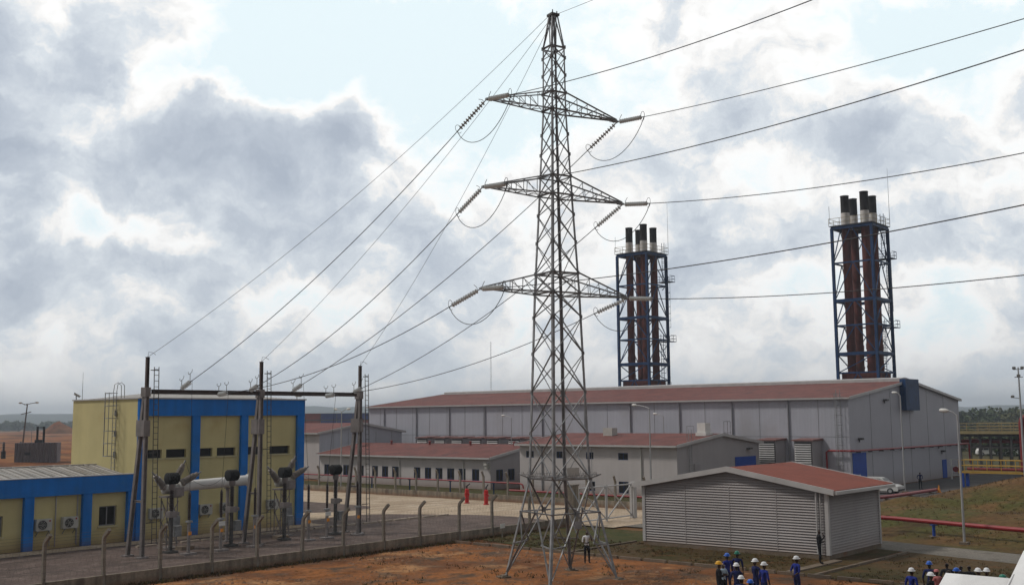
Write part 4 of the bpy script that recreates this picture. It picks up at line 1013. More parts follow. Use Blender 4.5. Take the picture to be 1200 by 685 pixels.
# ---- exhaust stacks behind the hall -------------------------------------------------
def stack_tower(u, v, lab, side):
    o = thing('stack_tower', lab, 'chimney', W(u, v), GA, None)
    S = 3.0; LV = [0, 4.5, 9.2, 13.95, 16.7, 20.83, 24.48, 30.05, 35.3]
    for sx, sy in CR:
        m = MB(); m.hbeam((sx * S, sy * S, 0), (sx * S, sy * S, 35.3), .38, .38, .05); m.build('post', 'steelblue', o)
    for k in range(4):
        m = MB(); rot = Matrix.Rotation(k * PI / 2, 3, 'Z'); fp = lambda t, z, d=0: rot @ Vector((t * S, -S - d, z))
        for i, (a, b) in enumerate(zip(LV, LV[1:])):
            big = b in (35.3, 24.48, 16.7)
            m.beam(fp(-1, b), fp(1, b), .3 if big else .18, .45 if big else .22)
            md = Vector(fp(0, b)); s_ = 1 if i % 2 else -1
            if b - a > 4.2 or i > 3:
                m.beam(fp(-1, a), fp(0, b), .12); m.beam(fp(1, a), fp(0, b), .12)
            else:
                m.beam(fp(-s_, a), fp(s_, b), .12)
        m.build('frame_face', 'steelblue', o)
    for i, (x, y) in enumerate(((-1.48, 1.48), (1.48, 1.48), (-1.48, -1.48), (1.48, -1.48))):
        top = 40.1 + (.25 if i == 2 else 0)
        m = MB(); m.lathe((x, y, 9), (0, 0, 1), [(0, .70), (3.5, .70), (3.5, .62), (5.6, .62), (5.6, .68), (5.95, .68), (5.95, .61), (8.3, .61), (8.3, .67), (9.1, .67), (9.1, .61), (26.4, .61)], 18)
        c = m.build('flue', 'stack', o, smooth=True)
        m = MB(); m.lathe((x, y, 35.4), (0, 0, 1), [(0, .63), (2.2, .63)], 18); m.build('collar', 'stackwhite', c, smooth=True)
        m = MB(); m.lathe((x, y, 37.6), (0, 0, 1), [(0, .61), (top - 37.65, .61), (top - 37.6, .65), (top - 37.5, .65), (top - 37.5, .54), (top - 37.95, .5)], 18); m.build('stack_tip', 'stacktip', c, smooth=True)
    m = MB(); m.box(-3.3, 3.3, -3.3, 3.3, 35.53, 35.62); m.build('platform', 'galvdark', o)
    m = MB()
    for z in (36.1, 36.7):
        for a, b in zip(CR, CR[1:] + CR[:1]): m.tube((a[0] * 3.3, a[1] * 3.3, z), (b[0] * 3.3, b[1] * 3.3, z), .035, n=5)
    for k in range(4):
        rot = Matrix.Rotation(k * PI / 2, 3, 'Z')
        for t in (-1, -.5, 0, .5): m.tube(rot @ Vector((t * 3.3, -3.3, 35.6)), rot @ Vector((t * 3.3, -3.3, 36.7)), .035, n=5)
    m.build('platform_rail', 'paleyellow', o)
    m = MB(); m.box(-2.6, 2.6, -2.6, 2.6, 8.5, 14.0); m.build('silencer_box', 'stack', o)
    # ladders with landings on the right side
    m = MB(); X = 3.75
    for (a, b, y) in ((0, 13, -2.6), (13, 21, -1.6), (20.8, 31, -2.8), (31, 36.8, -2.2)):
        for dy in (0, .5): m.tube((X, y + dy, a), (X, y + dy, b + 1), .05, n=5)
        for k in range(int((b - a) / .4)): m.tube((X, y, a + k * .4), (X, y + .5, a + k * .4), .03, n=4)
        for k in range(int((b - a - 2) / 1.2)): m.path([(X + .75 * math.sin(t), y + .25 - .42 * math.cos(t), a + 2.3 + k * 1.2) for t in [PI * i / 6 for i in range(7)]], .03, 4)
        for t in (PI / 3, 2 * PI / 3): m.tube((X + .75 * math.sin(t), y + .25 - .42 * math.cos(t), a + 2.3), (X + .75 * math.sin(t), y + .25 - .42 * math.cos(t), b + .8), .03, n=4)
    m.build('access_ladder', 'steelblue', o)
    for z in (20.6, 30.9):
        m = MB(); m.box(3.25, 5.0, -3.4, -.9, z, z + .1)
        for zz in (.55, 1.1):
            m.path([(3.3, -3.4, z + zz), (5.0, -3.4, z + zz), (5.0, -.9, z + zz), (3.3, -.9, z + zz)], .035, 4)
        for x, y in ((5, -3.4), (5, -2.1), (5, -.9), (4.1, -3.4), (4.1, -.9)): m.tube((x, y, z), (x, y, z + 1.1), .035, n=4)
        m.beam((3.2, -2, z - 1.4), (4.9, -2, z), .1); m.build('landing', 'steelblue', o)
    m = MB(); m.tube((3.3, -3.3, 36), (3.3, -3.3, 44.5), .04, .015, 5); m.build('lightning_rod', 'galvdark', o); m = MB(); m.tube((-3.2, 3.2, 36), (-3.2, 3.2, 38.6), .03, n=5); m.build('lightning_rod', 'galvdark', o)
stack_tower(152, 101.7, 'blue steel frame with four brown exhaust stacks, the smaller one next to the pylon', 0)
stack_tower(152, 62.95, 'blue steel frame with four brown exhaust stacks, the larger one far right of the pylon', 0)
m = MB()
for k in range(3): a = 2 * PI * k / 3; m.beam((.25 * math.cos(a), .25 * math.sin(a), 0), (.15 * math.cos(a), .15 * math.sin(a), 36.5), .05)
for k in range(60):
    for j in range(3):
        a, b = 2 * PI * (j + k) / 3, 2 * PI * (j + k + 1) / 3; m.beam((.22 * math.cos(a), .22 * math.sin(a), k * .6), (.22 * math.cos(b), .22 * math.sin(b), k * .6 + .6), .03)
tag(m.build('radio_mast', 'galv', None, (-8.17, 400, 0)), 'very thin far radio mast rising behind the hall roof left of the pylon', 'mast')
HOSE = (53.97, 131.79)
# ================================================================== fences and gate
FU = [17.6, 20.5, 23.5, 26.4, 29.35, 32.3, 35.1, 38.1, 41.05, 44.2, 47.2, 50.7, 53.9, 57.8, 60.4]; FV = 48.45
fence = thing('perimeter_fence', 'wire fence with bent concrete posts on a low wall before the gravel yard', 'fence', W(0, FV))
m = MB()
for a, b in zip([12] + FU, FU + [62.0]):
    m.box(a + .085, b - .085, -.09, .09, -.1, .62 + random.uniform(-.015, .015))
m.build('base_wall', 'fencewall', fence)
for u in FU:
    l = random.uniform(-.05, .05); k = MB()
    t = Vector((u + l, random.uniform(-.03, .05), 2.32)); e = t + Vector((l * .3 + .05, -.42, .44))
    w = .085
    rings = [Vector((u, 0, -.1)), t - Vector((0, 0, .06)), t + Vector((0, -.06, .10)), e]
    for a, b in zip(rings, rings[1:]): k.beam(a, b, .15, .15)
    k.build('post', 'post', fence)
k = MB()
for z in (.75, 1.05, 1.35, 1.65, 1.95, 2.25): k.tube((12, -.085, z), (62, -.085, z), .0045, n=3)
for i in range(3): k.tube((12, -.1 - .14 * i, 2.42 + .15 * i), (62, -.1 - .14 * i, 2.42 + .15 * i), .0045, n=3)
for i in range(330):
    u = 12.2 + i * .15
    k.tube((u, -.085, .6), (u + (.45 if i % 2 else -.45), -.085, 2.25), .0022, n=3)
k.build('wire_mesh', 'galvdark', fence)
gp = thing('gate_pillar', 'square dark concrete gate pillar between the wire fence and the white gate', 'pillar', W(62.5, 48.3))
m = MB(); m.cbox((0, 0, -.1), .62, .62, 3.0); m.build('shaft', 'fencewall', gp); m = MB(); m.cbox((0, 0, 2.902), .72, .72, .1); m.build('cap', 'post', gp)
gate = thing('yard_gate', 'white tubular gate with crossed braces beside the louvred shed', 'gate', W(63.3, 48.3))
for x0_ in (0, 3.45):
    m = MB(); x1_ = x0_ + 3.3
    for a, b in (((x0_, .25), (x0_, 2.65)), ((x1_, .25), (x1_, 2.65)), ((x0_, 2.65), (x1_, 2.65)), ((x0_, .25), (x1_, .25)), ((x0_, .25), (x1_, 2.65)), ((x0_, 2.65), (x1_, .25))):
        m.tube((a[0], 0, a[1]), (b[0], 0, b[1]), .055, n=8)
    lf = m.build('leaf', 'trim', gate, smooth=True)
    m = MB()
    for k_ in range(16): m.tube((x0_ + .2 * (k_ + .5), .02, .25), (x0_ + .2 * (k_ + .5), .02, 2.65), .004, n=3)
    m.build('wire_infill', 'galvdark', lf)
m = MB(); m.cbox((3.38, 0, 0), .12, .12, 2.8); m.build('gate_post', 'trim', gate); m = MB(); m.cbox((6.95, 0, -.1), .4, .4, 2.9); m.build('gate_post', 'trim', gate)
bf = thing('inner_fence', 'concrete post fence on a low wall in front of the long low office', 'fence', W(77, 0))
m = MB(); m.box(-.09, .09, 49, 128, -.1, .62); m.build('base_wall', 'fencewall', bf)
for i in range(25):
    v = 51.7 + i * 3.1; k = MB()
    k.beam((0, v, -.1), (0, v, 2.32), .16); k.beam((0, v, 2.28), (-.35, v - .10, 2.78), .15); k.build('post', 'post', bf)
k = MB()
for z in (.8, 1.2, 1.6, 1.95): k.tube((-.07, 50, z), (-.07, 128, z), .005, n=3)
k.build('wire_mesh', 'galvdark', bf)

# ================================================================== pipes, hydrants
def pipe(lab, pts, r, supports, mname='red', smat='doorblue'):
    m = MB(); o0 = Vector(pts[0]); m.path([Vector(p) - o0 for p in pts], r, 10)
    o = m.build('red_pipe', mname, None, o0, smooth=True); tag(o, lab, 'pipe')
    for s in supports:
        s = Vector(s) - o0; k = MB(); g = s.z + o0.z
        k.beam((s.x, s.y, -o0.z + SUPZ), (s.x, s.y, s.z - r), .14); k.cbox((s.x, s.y, s.z - r - .05), .34, .34, .05); k.build('support', smat, o)
        k = MB(); k.cbox((s.x, s.y, -o0.z + SUPZ - .1), .5, .5, .2); k.build('support_base', 'kerb', o)
    return o
SUPZ = 0
pipe('red fire pipe on blue supports in front of the long low office', [W(82.6, 130, 1.35), W(82.6, 70.5, 1.33), W(82.6, 70.1, 1.2), W(82.6, 70.0, .85)], .08, [W(82.6, 74 + 6.2 * k, 1.35) for k in range(9)], smat='steelblue')
pipe('lower red fire pipe in front of the two storey control building', [W(80.6, 70.2, .78), W(80.6, 50, .73)], .10, [W(80.6, 52 + 6.4 * k, .76) for k in range(3)], smat='steelblue')
SUPZ = .15
pipe('thick red pipe crossing the grassy bank above the pale road', [W(69.6, 34, 1.18), W(69.6, 27.5, 1.15), W(68.0, 20.0, 1.05), W(65.5, 6, .95), W(63, -9, .9)], .14, [W(69.0, 24.7, 1.1), W(66.2, 10, .98), W(64.2, -2, .92)])
SUPZ = 0
pipe('red pipe lying on the ground along the edge of the asphalt near the parked car', [W(94.5, 39.35, .42), W(99, 39.25, .34), W(104, 39.3, .30), W(110.8, 39.2, .30)], .16, [W(98, 39.27, .36), W(104, 39.3, .3), W(109, 39.2, .3)], smat='kerb')
hy = thing('fire_hydrant', 'x', 'hydrant', W(73.6, 69.4), GA, 'red fire hydrants on the concrete yard')
m = MB(); m.lathe((0, 0, 0), (0, 0, 1), [(0, .27), (.08, .27), (.08, .19), (.95, .19), (.97, .23), (1.03, .23), (1.05, .19), (1.28, .19), (1.36, .08)], 12); m.build('barrel', 'brightred', hy, smooth=True)
m = MB(); m.tube((-.28, 0, .82), (.28, 0, .82), .07, n=8); m.tube((0, -.28, .82), (0, 0, .82), .08, n=8); m.build('outlet', 'brightred', hy)
m = MB(); m.tube((0, 0, 1.3), (0, 0, 1.55), .06, n=8); m.tube((-.12, 0, 1.52), (.3, -.1, 1.80), .07, .05, n=8); m.build('monitor', 'black', hy)
h2_ = dup(hy); place(hy, W(73.6, 69.3), GA, 'red fire hydrant on the concrete, farther left of the two'); place(h2_, W(73.4, 66.7), GA + R(25), 'red fire hydrant on the concrete, the right one nearer the pylon')
m = MB(); m.cbox((0, 0, 0), .05, .05, .95); o = tag(thing('notice_board', 'small white notice board on a thin post where the wire fence meets the lawn', 'sign', W(53.6, 47.3)), 'small white notice board on a thin post where the wire fence meets the lawn', 'sign')
m.build('post', 'post', o); m = MB(); m.box(-.22, .22, -.05, -.027, .66, .95); m.build('board', 'white', o)

# ================================================================== lamps
def street_lamp(lab, u, v, h, arms, r=.085, base=0, dirs=None, group='street lamps of the plant', lean=(0, 0)):
    o = thing('street_lamp', lab, 'street lamp', W(u, v, base), GA, group)
    m = MB(); m.tube((0, 0, 0), (lean[0], lean[1], h), r, r * .6, 8); m.build('pole', 'galvpole', o, smooth=True)
    m = MB(); m.cbox((0, 0, -.1), .5, .5, .28); m.build('footing', 'kerb', o)
    for (dx, dy) in arms:
        L_ = math.hypot(dx, dy); ux, uy = dx / L_, dy / L_; b = Vector((lean[0], lean[1], h))
        pts = [b + Vector((ux * t * L_, uy * t * L_, .32 * math.sin(t * PI / 2) - .05)) for t in [k / 6 for k in range(7)]]
        m = MB(); m.path(pts, r * .45, 6); m.build('arm', 'galvpole', o)
        e = pts[-1]; m = MB(); d = Vector((ux, uy, .10))
        m.lathe(e - d * .05, d, [(0, .05), (.06, .09), (.22, .13), (.46, .12), (.56, .05)], 10)
        m.build('lamp_head', 'white', o, smooth=True)
    return o
street_lamp('street lamp with one arm, standing before the control building right of the pylon', 86.9, 57.65, 8.7, [(0, 1.5)])
street_lamp('street lamp seen over the control building roof, between pylon and shed', 106, 68.4, 7.9, [(0, .9)], .07)
street_lamp('street lamp seen over the long low office roof, left of the pylon', 106, 91.8, 7.9, [(0, 1.2)], .07)
street_lamp('twin armed street lamp beside the right gantry column', 77.2, 91.6, 8.7, [(0, .8), (.1, -.8)])
street_lamp('tall street lamp in front of the hall gable with the parked car behind it', 108.75, 41.6, 9.8, [(0, .35)], .10)
street_lamp('street lamp at the foot of the bank beside the pale road', 67.3, 22.3, 7.75, [(0, .55)], .085, .02)
o = thing('floodlight_mast', 'slim mast with floodlights on top near the right edge', 'floodlight mast', W(118, 32.7), GA)
m = MB(); m.tube((0, 0, 0), (0, 0, 12.6), .14, .07, 8); m.build('pole', 'galvpole', o, smooth=True)
m = MB(); m.beam((0, -.5, 12.4), (0, .5, 12.4), .07); m.beam((0, -.4, 11.6), (0, .4, 11.6), .07); m.beam((0, 0, 9.4), (0, .7, 9.5), .06); m.build('cross_arm', 'galvdark', o)
for y, z in ((-.4, 12.45), (.4, 12.45), (.0, 11.65), (.7, 9.5)):
    m = MB(); m.prism([(-.18, 0), (.03, -.03), (.12, .14), (-.08, .24)], 'Y', y - .15, y + .15); m.v = [(a, b, c + z) for a, b, c in m.v]; m.build('lamp_head', 'galvdark', o)

# ================================================================== the pipe bridges on the right
o = thing('pipe_bridge', 'low yellow railed pipe bridge on blue legs beyond the grassy bank', 'walkway', W(121, 40))
for v in (-.1, -8, -16, -24, -32): m = MB(); m.beam((0, v, 0), (0, v, 1.5), .3); m.build('leg', 'doorblue', o); m = MB(); m.beam((1.6, v, 0), (1.6, v, 1.5), .3); m.build('leg', 'doorblue', o)
m = MB(); m.box(-.1, .02, -34, .3, 1.5, 1.72); m.box(1.6, 1.72, -34, .3, 1.5, 1.72); m.build('beam', 'rail', o)
m = MB(); m.box(.03, 1.59, -34, .3, 1.6, 1.66); m.build('deck', 'galvdark', o)
m = MB()
for x in (0, 1.65):
    for z in (2.3, 2.9): m.tube((x, -34, z), (x, .2, z), .05, n=6)
    for k in range(24): m.tube((x, .2 - k * 1.45, 1.7), (x, .2 - k * 1.45, 2.9), .045, n=6)
m.build('handrail', 'rail', o)
m = MB()
for x, z, r in ((.5, 1.95, .15), (1.05, 1.9, .12)): m.tube((x, -34, z), (x, -.5, z), r, n=8)
m.build('pipe', 'red', o, smooth=True)
o = thing('pipe_rack', 'big dark pipe rack with a pale yellow railed deck, right of the hall', 'pipe rack', W(150, 49.5))
for x in (0, 4, 8):
    for k in range(22 if x == 0 else 11):
        m = MB(); m.hbeam((x, -k * (1.3 if x == 0 else 2.6), 0), (x, -k * (1.3 if x == 0 else 2.6), 4.84), .24, .24, .05); m.build('column', 'galvdark', o)
m = MB()
for x in (0, 4, 8): m.box(x - .15, x + .15, -28, .4, 4.85, 5.2); m.box(x - .1, x + .1, -28, .4, 3.3, 3.5)
for k in range(11): m.box(.16, 7.84, -k * 2.6 - .1, -k * 2.6 + .1, 4.9, 5.15)
m.build('beam', 'galvdark', o)
m = MB(); m.box(-.6, 8.6, -28, .5, 5.21, 5.32); m.build('deck', 'paleyellow', o)
m = MB()
for i in range(6): m.tube((.6 + i * 1.25, -28, 4.2), (.6 + i * 1.25, .3, 4.2), .22, n=8)
m.build('pipe', 'darkred', o, smooth=True)
m = MB()
for x in (-.5, 8.5):
    for z in (5.8, 6.2, 6.6): m.tube((x, -28, z), (x, .4, z), .05, n=5)
    for k in range(20): m.tube((x, .4 - k * 1.49, 5.3), (x, .4 - k * 1.49, 6.6), .05, n=5)
m.box(-.56, -.5, -28, .4, 5.33, 5.62); m.build('handrail', 'paleyellow', o)
o = thing('pipe_riser', 'tall dark red pipe with a bend at the right edge beside the floodlight mast', 'pipe', W(122, 33.8))
m = MB(); m.path([(0, 0, 0), (0, 0, 6.9), (.03, -.1, 7.25), (.1, -.4, 7.5), (.1, -4, 7.5)], .34, 12); m.build('pipe', 'darkred', o, smooth=True)
m = MB(); m.box(-.6, .6, -3, -.7, 5.4, 5.5); m.box(-.6, .6, -3, -.7, 3.0, 3.1)
for y in (-.8, -2.9): m.beam((-.5, y, 0), (-.5, y, 6.6), .12)
m.build('support_frame', 'doorblue', o)
q = Vector((*HOSE, 0)); o = thing('hose_station', 'white framed hose station with red reel in front of the right end of the hall', 'hose station', q, GA)
m = MB()
for y in (-.55, .55): m.beam((0, y, 0), (0, y, 2.45), .15)
for z in (2.4, 1.6, .5): m.beam((0, -.55, z), (0, .55, z), .12)
m.build('frame', 'white', o)
m = MB(); m.lathe((-.1, 0, 1.2), (1, 0, 0), [(0, .35), (.2, .35)], 14); m.build('reel', 'red', o)
o = thing('traffic_cone', 'pale orange cone at the end of the red ground pipe', 'cone', W(111.0, 39.0, .01), GA)
m = MB(); m.lathe((0, 0, 0), (0, 0, 1), [(0, .19), (.75, .03)], 12); m.build('cone', 'orange', o, smooth=True); m = MB(); m.cbox((0, 0, 0), .42, .42, .04); m.build('base', 'orange', o)

# ================================================================== cars
def make_car(lab, loc, rot, group=None, paint='carwhite'):
    o = thing('parked_car', lab, 'car', loc, rot, group)
    def body(prof, w0, w1, zc):
        m = MB(); n = len(prof)
        for s in (-1, 1): pass
        vs = []
        for s in (-1, -.86, .86, 1):
            for x, z in prof:
                k = w0 + (w1 - w0) * max(0, min(1, (z - zc) / .7)); e = 0.05 if abs(s) == 1 else 0
                vs.append((x * (1 - e * .25), s * k, z - (e * .6 if z > .5 else -e * .6)))
        fs = []
        for r in range(3):
            for i in range(n): fs.append((r * n + i, r * n + (i + 1) % n, (r + 1) * n + (i + 1) % n, (r + 1) * n + i))
        fs += [tuple(reversed(range(n))), tuple(range(3 * n, 4 * n))]
        m.add(vs, fs); return m
    prof = [(-2.2, .35), (-2.28, .6), (-2.2, 1.05), (-2.1, 1.08), (-1.85, 1.70), (-1.5, 1.80), (.1, 1.80), (.35, 1.72), (1.0, 1.14), (1.9, 1.02), (2.2, .86), (2.27, .55), (2.2, .33)]
    b = body(prof, .88, .70, 1.05); b.build('body', paint, o, smooth=True)
    for s in (-1, 1):
        m = MB(); y0_, y1_ = s * .885, s * .735
        for a in ([(-1.95, 1.14), (-1.2, 1.14), (-1.2, 1.66), (-1.72, 1.66)], [(-1.12, 1.14), (-.2, 1.14), (-.2, 1.66), (-1.12, 1.66)], [(-.12, 1.14), (.8, 1.14), (.28, 1.62), (-.12, 1.66)]):
            m.poly(*[(x, s * (.90 - .17 * (z - 1.05) / .7 + .006), z) for x, z in a])
        m.build('side_window', 'pane', o)
    m = MB(); m.poly((.42, -.66, 1.70), (.42, .66, 1.70), (.99, .74, 1.18), (.99, -.74, 1.18)); m.v = [(x + .03, y, z + .02) for x, y, z in m.v]; m.build('windscreen', 'pane', o)
    for x in (-1.38, 1.38):
        for s in (-1, 1):
            m = MB(); m.lathe((x, s * .70, .35), (0, s, 0), [(0, .30), (.02, .35), (.19, .35), (.22, .28)], 18); w = m.build('wheel', 'black', o, smooth=True)
            m = MB(); m.lathe((x, s * .915, .35), (0, s, 0), [(0, .2), (.02, .19)], 12); m.build('rim', 'galvpole', w)
    for s in (-1, 1): m = MB(); m.box(2.2, 2.26, s * .62 - .17, s * .62 + .17, .72, .88); m.build('headlight', 'glass_disc', o)
    m = MB(); m.box(2.25, 2.33, -.82, .82, .38, .55); m.build('bumper', 'black', o)
    return o
make_car('pale estate car parked on the asphalt between louvred shed and hall gable', W(106.8, 43.3), GA - PI / 2).scale = (.92, .92, .9)
for i, (px_, D_0, lab) in enumerate(((1151, 206, 'far white car glimpsed through the dark pipe rack, nearer the hall'), (1161, 209, 'far white car glimpsed through the middle of the dark pipe rack'), (1180, 204, 'far white car glimpsed through the pipe rack, rightmost of them'))):
    make_car(lab, ((px_ - 600) / F * D_0, D_0, -.04), R(12 * i - 10), 'cars parked beyond the pipe rack', 'white')

# ================================================================== far left yard
def pole_line():
    o = thing('power_pole', 'leaning timber pole with crossarms and lamps in the red earth far left', 'power pole', (-.4565 * 258, 258, 0), 0)
    m = MB(); m.tube((0, 0, -.3), (.9, 0, 12.2), .22, .14, 8); m.build('pole', 'wood', o)
    m = MB(); m.beam((.1, 0, 12.1), (3.0, 0, 12.6), .14); m.beam((-.6, 0, 12.5), (.9, 0, 12.0), .12); m.beam((-.5, 0, 9.8), (1.9, 0, 10.4), .16); m.build('crossarm', 'wood', o)
    for x, z in ((3.2, 12.6), (-.8, 12.55)): m = MB(); m.lathe((x - .4, 0, z), (1, 0, 0), [(0, .1), (.2, .22), (.7, .2), (.85, .05)], 8); m.build('lamp_head', 'acgrey', o)
pole_line()
o = thing('sheet_enclosure', 'purple grey corrugated sheet enclosure behind the low yellow building', 'enclosure', (-86.5, 196, 0), R(12))
m = MB(); m.box(-3.6, 3.6, -1.6, 1.6, .3, 4.2); m.build('body', 'shack', o)
for x in (-3.2, 0, 3.2): m = MB(); m.box(x - .2, x + .2, -1.4, 1.4, 0, .3); m.build('skid', 'galvdark', o)
m = MB()
for x in (-.2, .9): m.tube((x, 0, 4.2), (x, 0, 7.1), .2, n=8)
m.beam((-.3, 0, 6.9), (1.0, 0, 6.9), .14); m.cbox((.2, -.4, 4.2), 1.3, .9, .5); m.build('bushing_pair', 'black', o)
m = MB(); m.box(-1.9, -.9, -1.64, -1.605, 2.0, 2.5); m.build('grille', 'black', o)
for i, (x, lab) in enumerate(((-93.8, 'dark oil breaker standing left of the purple grey enclosure, nearest to it'), (-95.6, 'dark oil breaker left of the purple grey enclosure, second from it'), (-98.6, 'dark oil breaker at the left edge of the photo behind the pale roof'))):
    o = thing('oil_breaker', lab, 'breaker', (x, 205 - i * 3, 0), 0, 'breakers in the far left yard')
    m = MB(); m.lathe((0, 0, 0), (0, 0, 1), [(0, .5), (.2, .5), (.2, .42), (2.5, .42), (2.6, .3)], 10); m.build('tank', 'black', o)
    m = MB(); m.lathe((0, 0, 2.6), (0, 0, 1), [(0, .2)] + [q for k in range(5) for q in ((.05 + k * .3, .2), (.2 + k * .3, .3), (.28 + k * .3, .2))] + [(1.7, .08)], 8); m.build('bushing', 'brownpor', o)
for i, (x, y, h) in enumerate(((-103, 230, 7.6), (-91.5, 225, 6.8))):
    m = MB(); m.tube((0, 0, 0), (0, 0, h), .08, .05, 6)
    tag(m.build('thin_post', 'galv', None, (x, y, 0)), ('thin grey post in the red earth left of the timber pole', 'thin grey post behind the purple grey enclosure')[i], 'post')
def container(x, y, z, mname, lab):
    o = thing('shipping_container', lab, 'container', (x, y, z), R(4), 'stacked containers far behind the yellow building')
    m = MB(); m.box(0, 6.0, 0, 2.4, .1, 2.5); m.build('body', mname, o)
    m = MB()
    for zz in (0, 2.48): m.box(-.02, 6.02, -.03, .08, zz, zz + .12); m.box(-.02, 6.02, 2.32, 2.43, zz, zz + .12)
    for xx in (-.03, 5.93):
        for yy in (-.03, 2.33): m.box(xx, xx + .1, yy, yy + .1, .121, 2.479)
    m.build('frame', 'galvdark', o)
lv = ['bottom', 'second', 'third', 'top']
names_ = {'redcont': 'red brown', 'bluecont': 'dark blue'}
for c_, (x, cols) in enumerate(((-81.5, 'RBRR'), (-75.2, 'BRBB'), (-68.9, 'RBBB'), (-62.6, 'BBRB'))):
    for l, ch in enumerate(cols):
        cn = {'R': 'redcont', 'B': 'bluecont'}[ch]
        container(x, 420, l * 2.62, cn, f'{names_[cn]} shipping container, {lv[l]} level of the {("leftmost", "second", "third", "rightmost")[c_]} stack')

# ================================================================== marquee tents
def marquee(lab, ur, v0, v1, zr, hw, ze, parts):
    o = thing('marquee_tent', lab, 'tent', W(ur, v1), GA)
    Ly = v0 - v1; n = max(4, int(Ly / .5))
    m = MB(); vs = []
    for j in range(n + 1):
        for i in range(17):
            t = -1 + i / 8; y = Ly * j / n
            s = .05 * math.sin(j / n * PI * max(1, round(Ly / 2.5))) ** 2
            z = zr - (zr - ze) * abs(t) - s * (1 - abs(abs(t) * 2 - 1)) - .05 * (1 - abs(abs(t) * 2 - 1))
            vs.append((t * hw, y, z))
    fs = [(j * 17 + i, j * 17 + i + 1, (j + 1) * 17 + i + 1, (j + 1) * 17 + i) for j in range(n) for i in range(16)]
    m.add(vs, fs)
    for s in (0, 16):
        e = [vs[j * 17 + s] for j in range(n + 1)]
        d = [(x, y, z - .28 - .03 * math.sin(j * 2.2)) for j, (x, y, z) in enumerate(e)]
        m.add(e + d, [(j, j + 1, n + 2 + j, n + 1 + j) for j in range(n)])
    c = m.build('canopy', 'tent', o, smooth=True, fix=False)
    sol = c.modifiers.new('thick', 'SOLIDIFY'); sol.thickness = .012
    m = MB()
    for y in (.05, Ly - .05): m.path([(-hw + .03, y, ze - .05), (0, y, zr - .06), (hw - .03, y, ze - .05)], .03, 6)
    m.tube((0, .05, zr - .06), (0, Ly - .05, zr - .06), .03, n=6); m.build('roof_frame', 'galvpole', o)
    k = max(2, int(Ly / 3) + 1)
    for i in range(k):
        for x in (-hw + .05, hw - .05): m = MB(); y = .06 + (Ly - .12) * i / (k - 1); m.tube((x, y, 0), (x, y, ze - .06), .035, n=6); m.build('tent_pole', 'galvpole', o)
marquee('big white marquee roof in the bottom right corner', 33.1, 9.34, -6.0, 3.93, 3.6, 2.45, 4)
marquee('small white porch canopy in front of the big marquee, lower of the two', 33.55, 11.72, 9.40, 3.06, 1.9, 2.30, 2)

# ================================================================== loose ground cover
MT['blade'] = mat('grass blades', (.075, .062, .022), .9, 0, .3, 1.5, spec=.1)
MT['bladedry'] = mat('dry grass blades', (.10, .06, .026), .9, 0, .4, 1.5, spec=.1)
def tufts(name, n, fn, lab, size=.16):
    mb = MB()
    for _ in range(n):
        P = fn()
        if P is None: continue
        mb.mi(1 if random.random() < .6 else 0); s = size * random.uniform(.5, 1.5)
        for k in range(5):
            a = random.uniform(0, 2 * PI); l = random.uniform(.2, .9) * s; w = s * .16
            b = P + Vector((random.uniform(-s, s) * .7, random.uniform(-s, s) * .7, -.01)); t = b + Vector((math.cos(a) * l, math.sin(a) * l, s * random.uniform(.5, 1.1)))
            x = Vector((-math.sin(a) * w, math.cos(a) * w, 0)); mb.add([b - x, b + x, t], [(0, 1, 2)])
    o = mb.build(name, ['blade', 'bladedry'], fix=False); struct(o, 'stuff'); tag(o, lab, 'grass')
def on_bank():
    u, v = random.uniform(66, 95), random.uniform(8, 40)
    z = bank_z(u, v)
    if z < .05 or NZ.noise(Vector((u * .25, v * .25, 3))) < random.uniform(-.5, .3): return None
    return W(u, v, z)
tufts('grass', 7000, on_bank, 'dry grass tufts over the bank on the right', .11)
def on_lawn():
    if random.random() < .45: u, v = random.uniform(50.2, 56.4), random.uniform(39.2, 48)
    elif random.random() < .5: u, v = random.uniform(50.1, 56.4), random.uniform(26, 39)
    else: u, v = random.uniform(47, 60), random.uniform(14, 23)
    if NZ.noise(Vector((u * .5, v * .5, 8))) < random.uniform(-.4, .4): return None
    return W(u, v, .03)
tufts('grass', 6000, on_lawn, 'short sparse grass on the lawn strips beside the shed', .10)
def on_edge():
    u = random.uniform(20, 60); v = 48.3 - abs(random.gauss(0, .35))
    return W(u, v, .02)
tufts('grass', 1500, on_edge, 'weeds along the foot of the fence wall', .15)
def on_dirt():
    u, v = random.uniform(28, 49.2), random.uniform(28, 47)
    if NZ.noise(Vector((u * .35, v * .35, 11))) < random.uniform(.15, .6): return None
    P = W(u, v); P.z = dirt_z(P.x, P.y) + .02; return P
tufts('grass', 2600, on_dirt, 'scattered dry weeds on the red earth', .13)
MT['stone'] = mat('loose stone', (.26, .15, .09), .9, 0, .5, 3)
mb = MB()
for _ in range(9000):
    x, y = random.uniform(-22, 14), random.uniform(46, 71)
    u, v = x * GC + y * GS, -x * GS + y * GC
    if u > 49.4 or v > 47.6: continue
    if NZ.noise(Vector((x * .22, y * .22, 6))) < random.uniform(-.25, .55): continue
    s = random.uniform(.02, .07) * (2.0 if random.random() < .05 else 1); c = Vector((x, y, dirt_z(x, y) + .03))
    pts = [c + Vector((math.cos(a) * s * random.uniform(.7, 1.2), math.sin(a) * s * random.uniform(.7, 1.2), 0)) for a in (0, 1.3, 2.5, 3.8, 5.1)]
    mb.add(pts + [c + Vector((s * .2, 0, s * .9))], [(i, (i + 1) % 5, 5) for i in range(5)])
o = mb.build('loose_stones', 'stone', fix=False); struct(o, 'stuff'); tag(o, 'loose stones scattered on the red earth', 'stones')
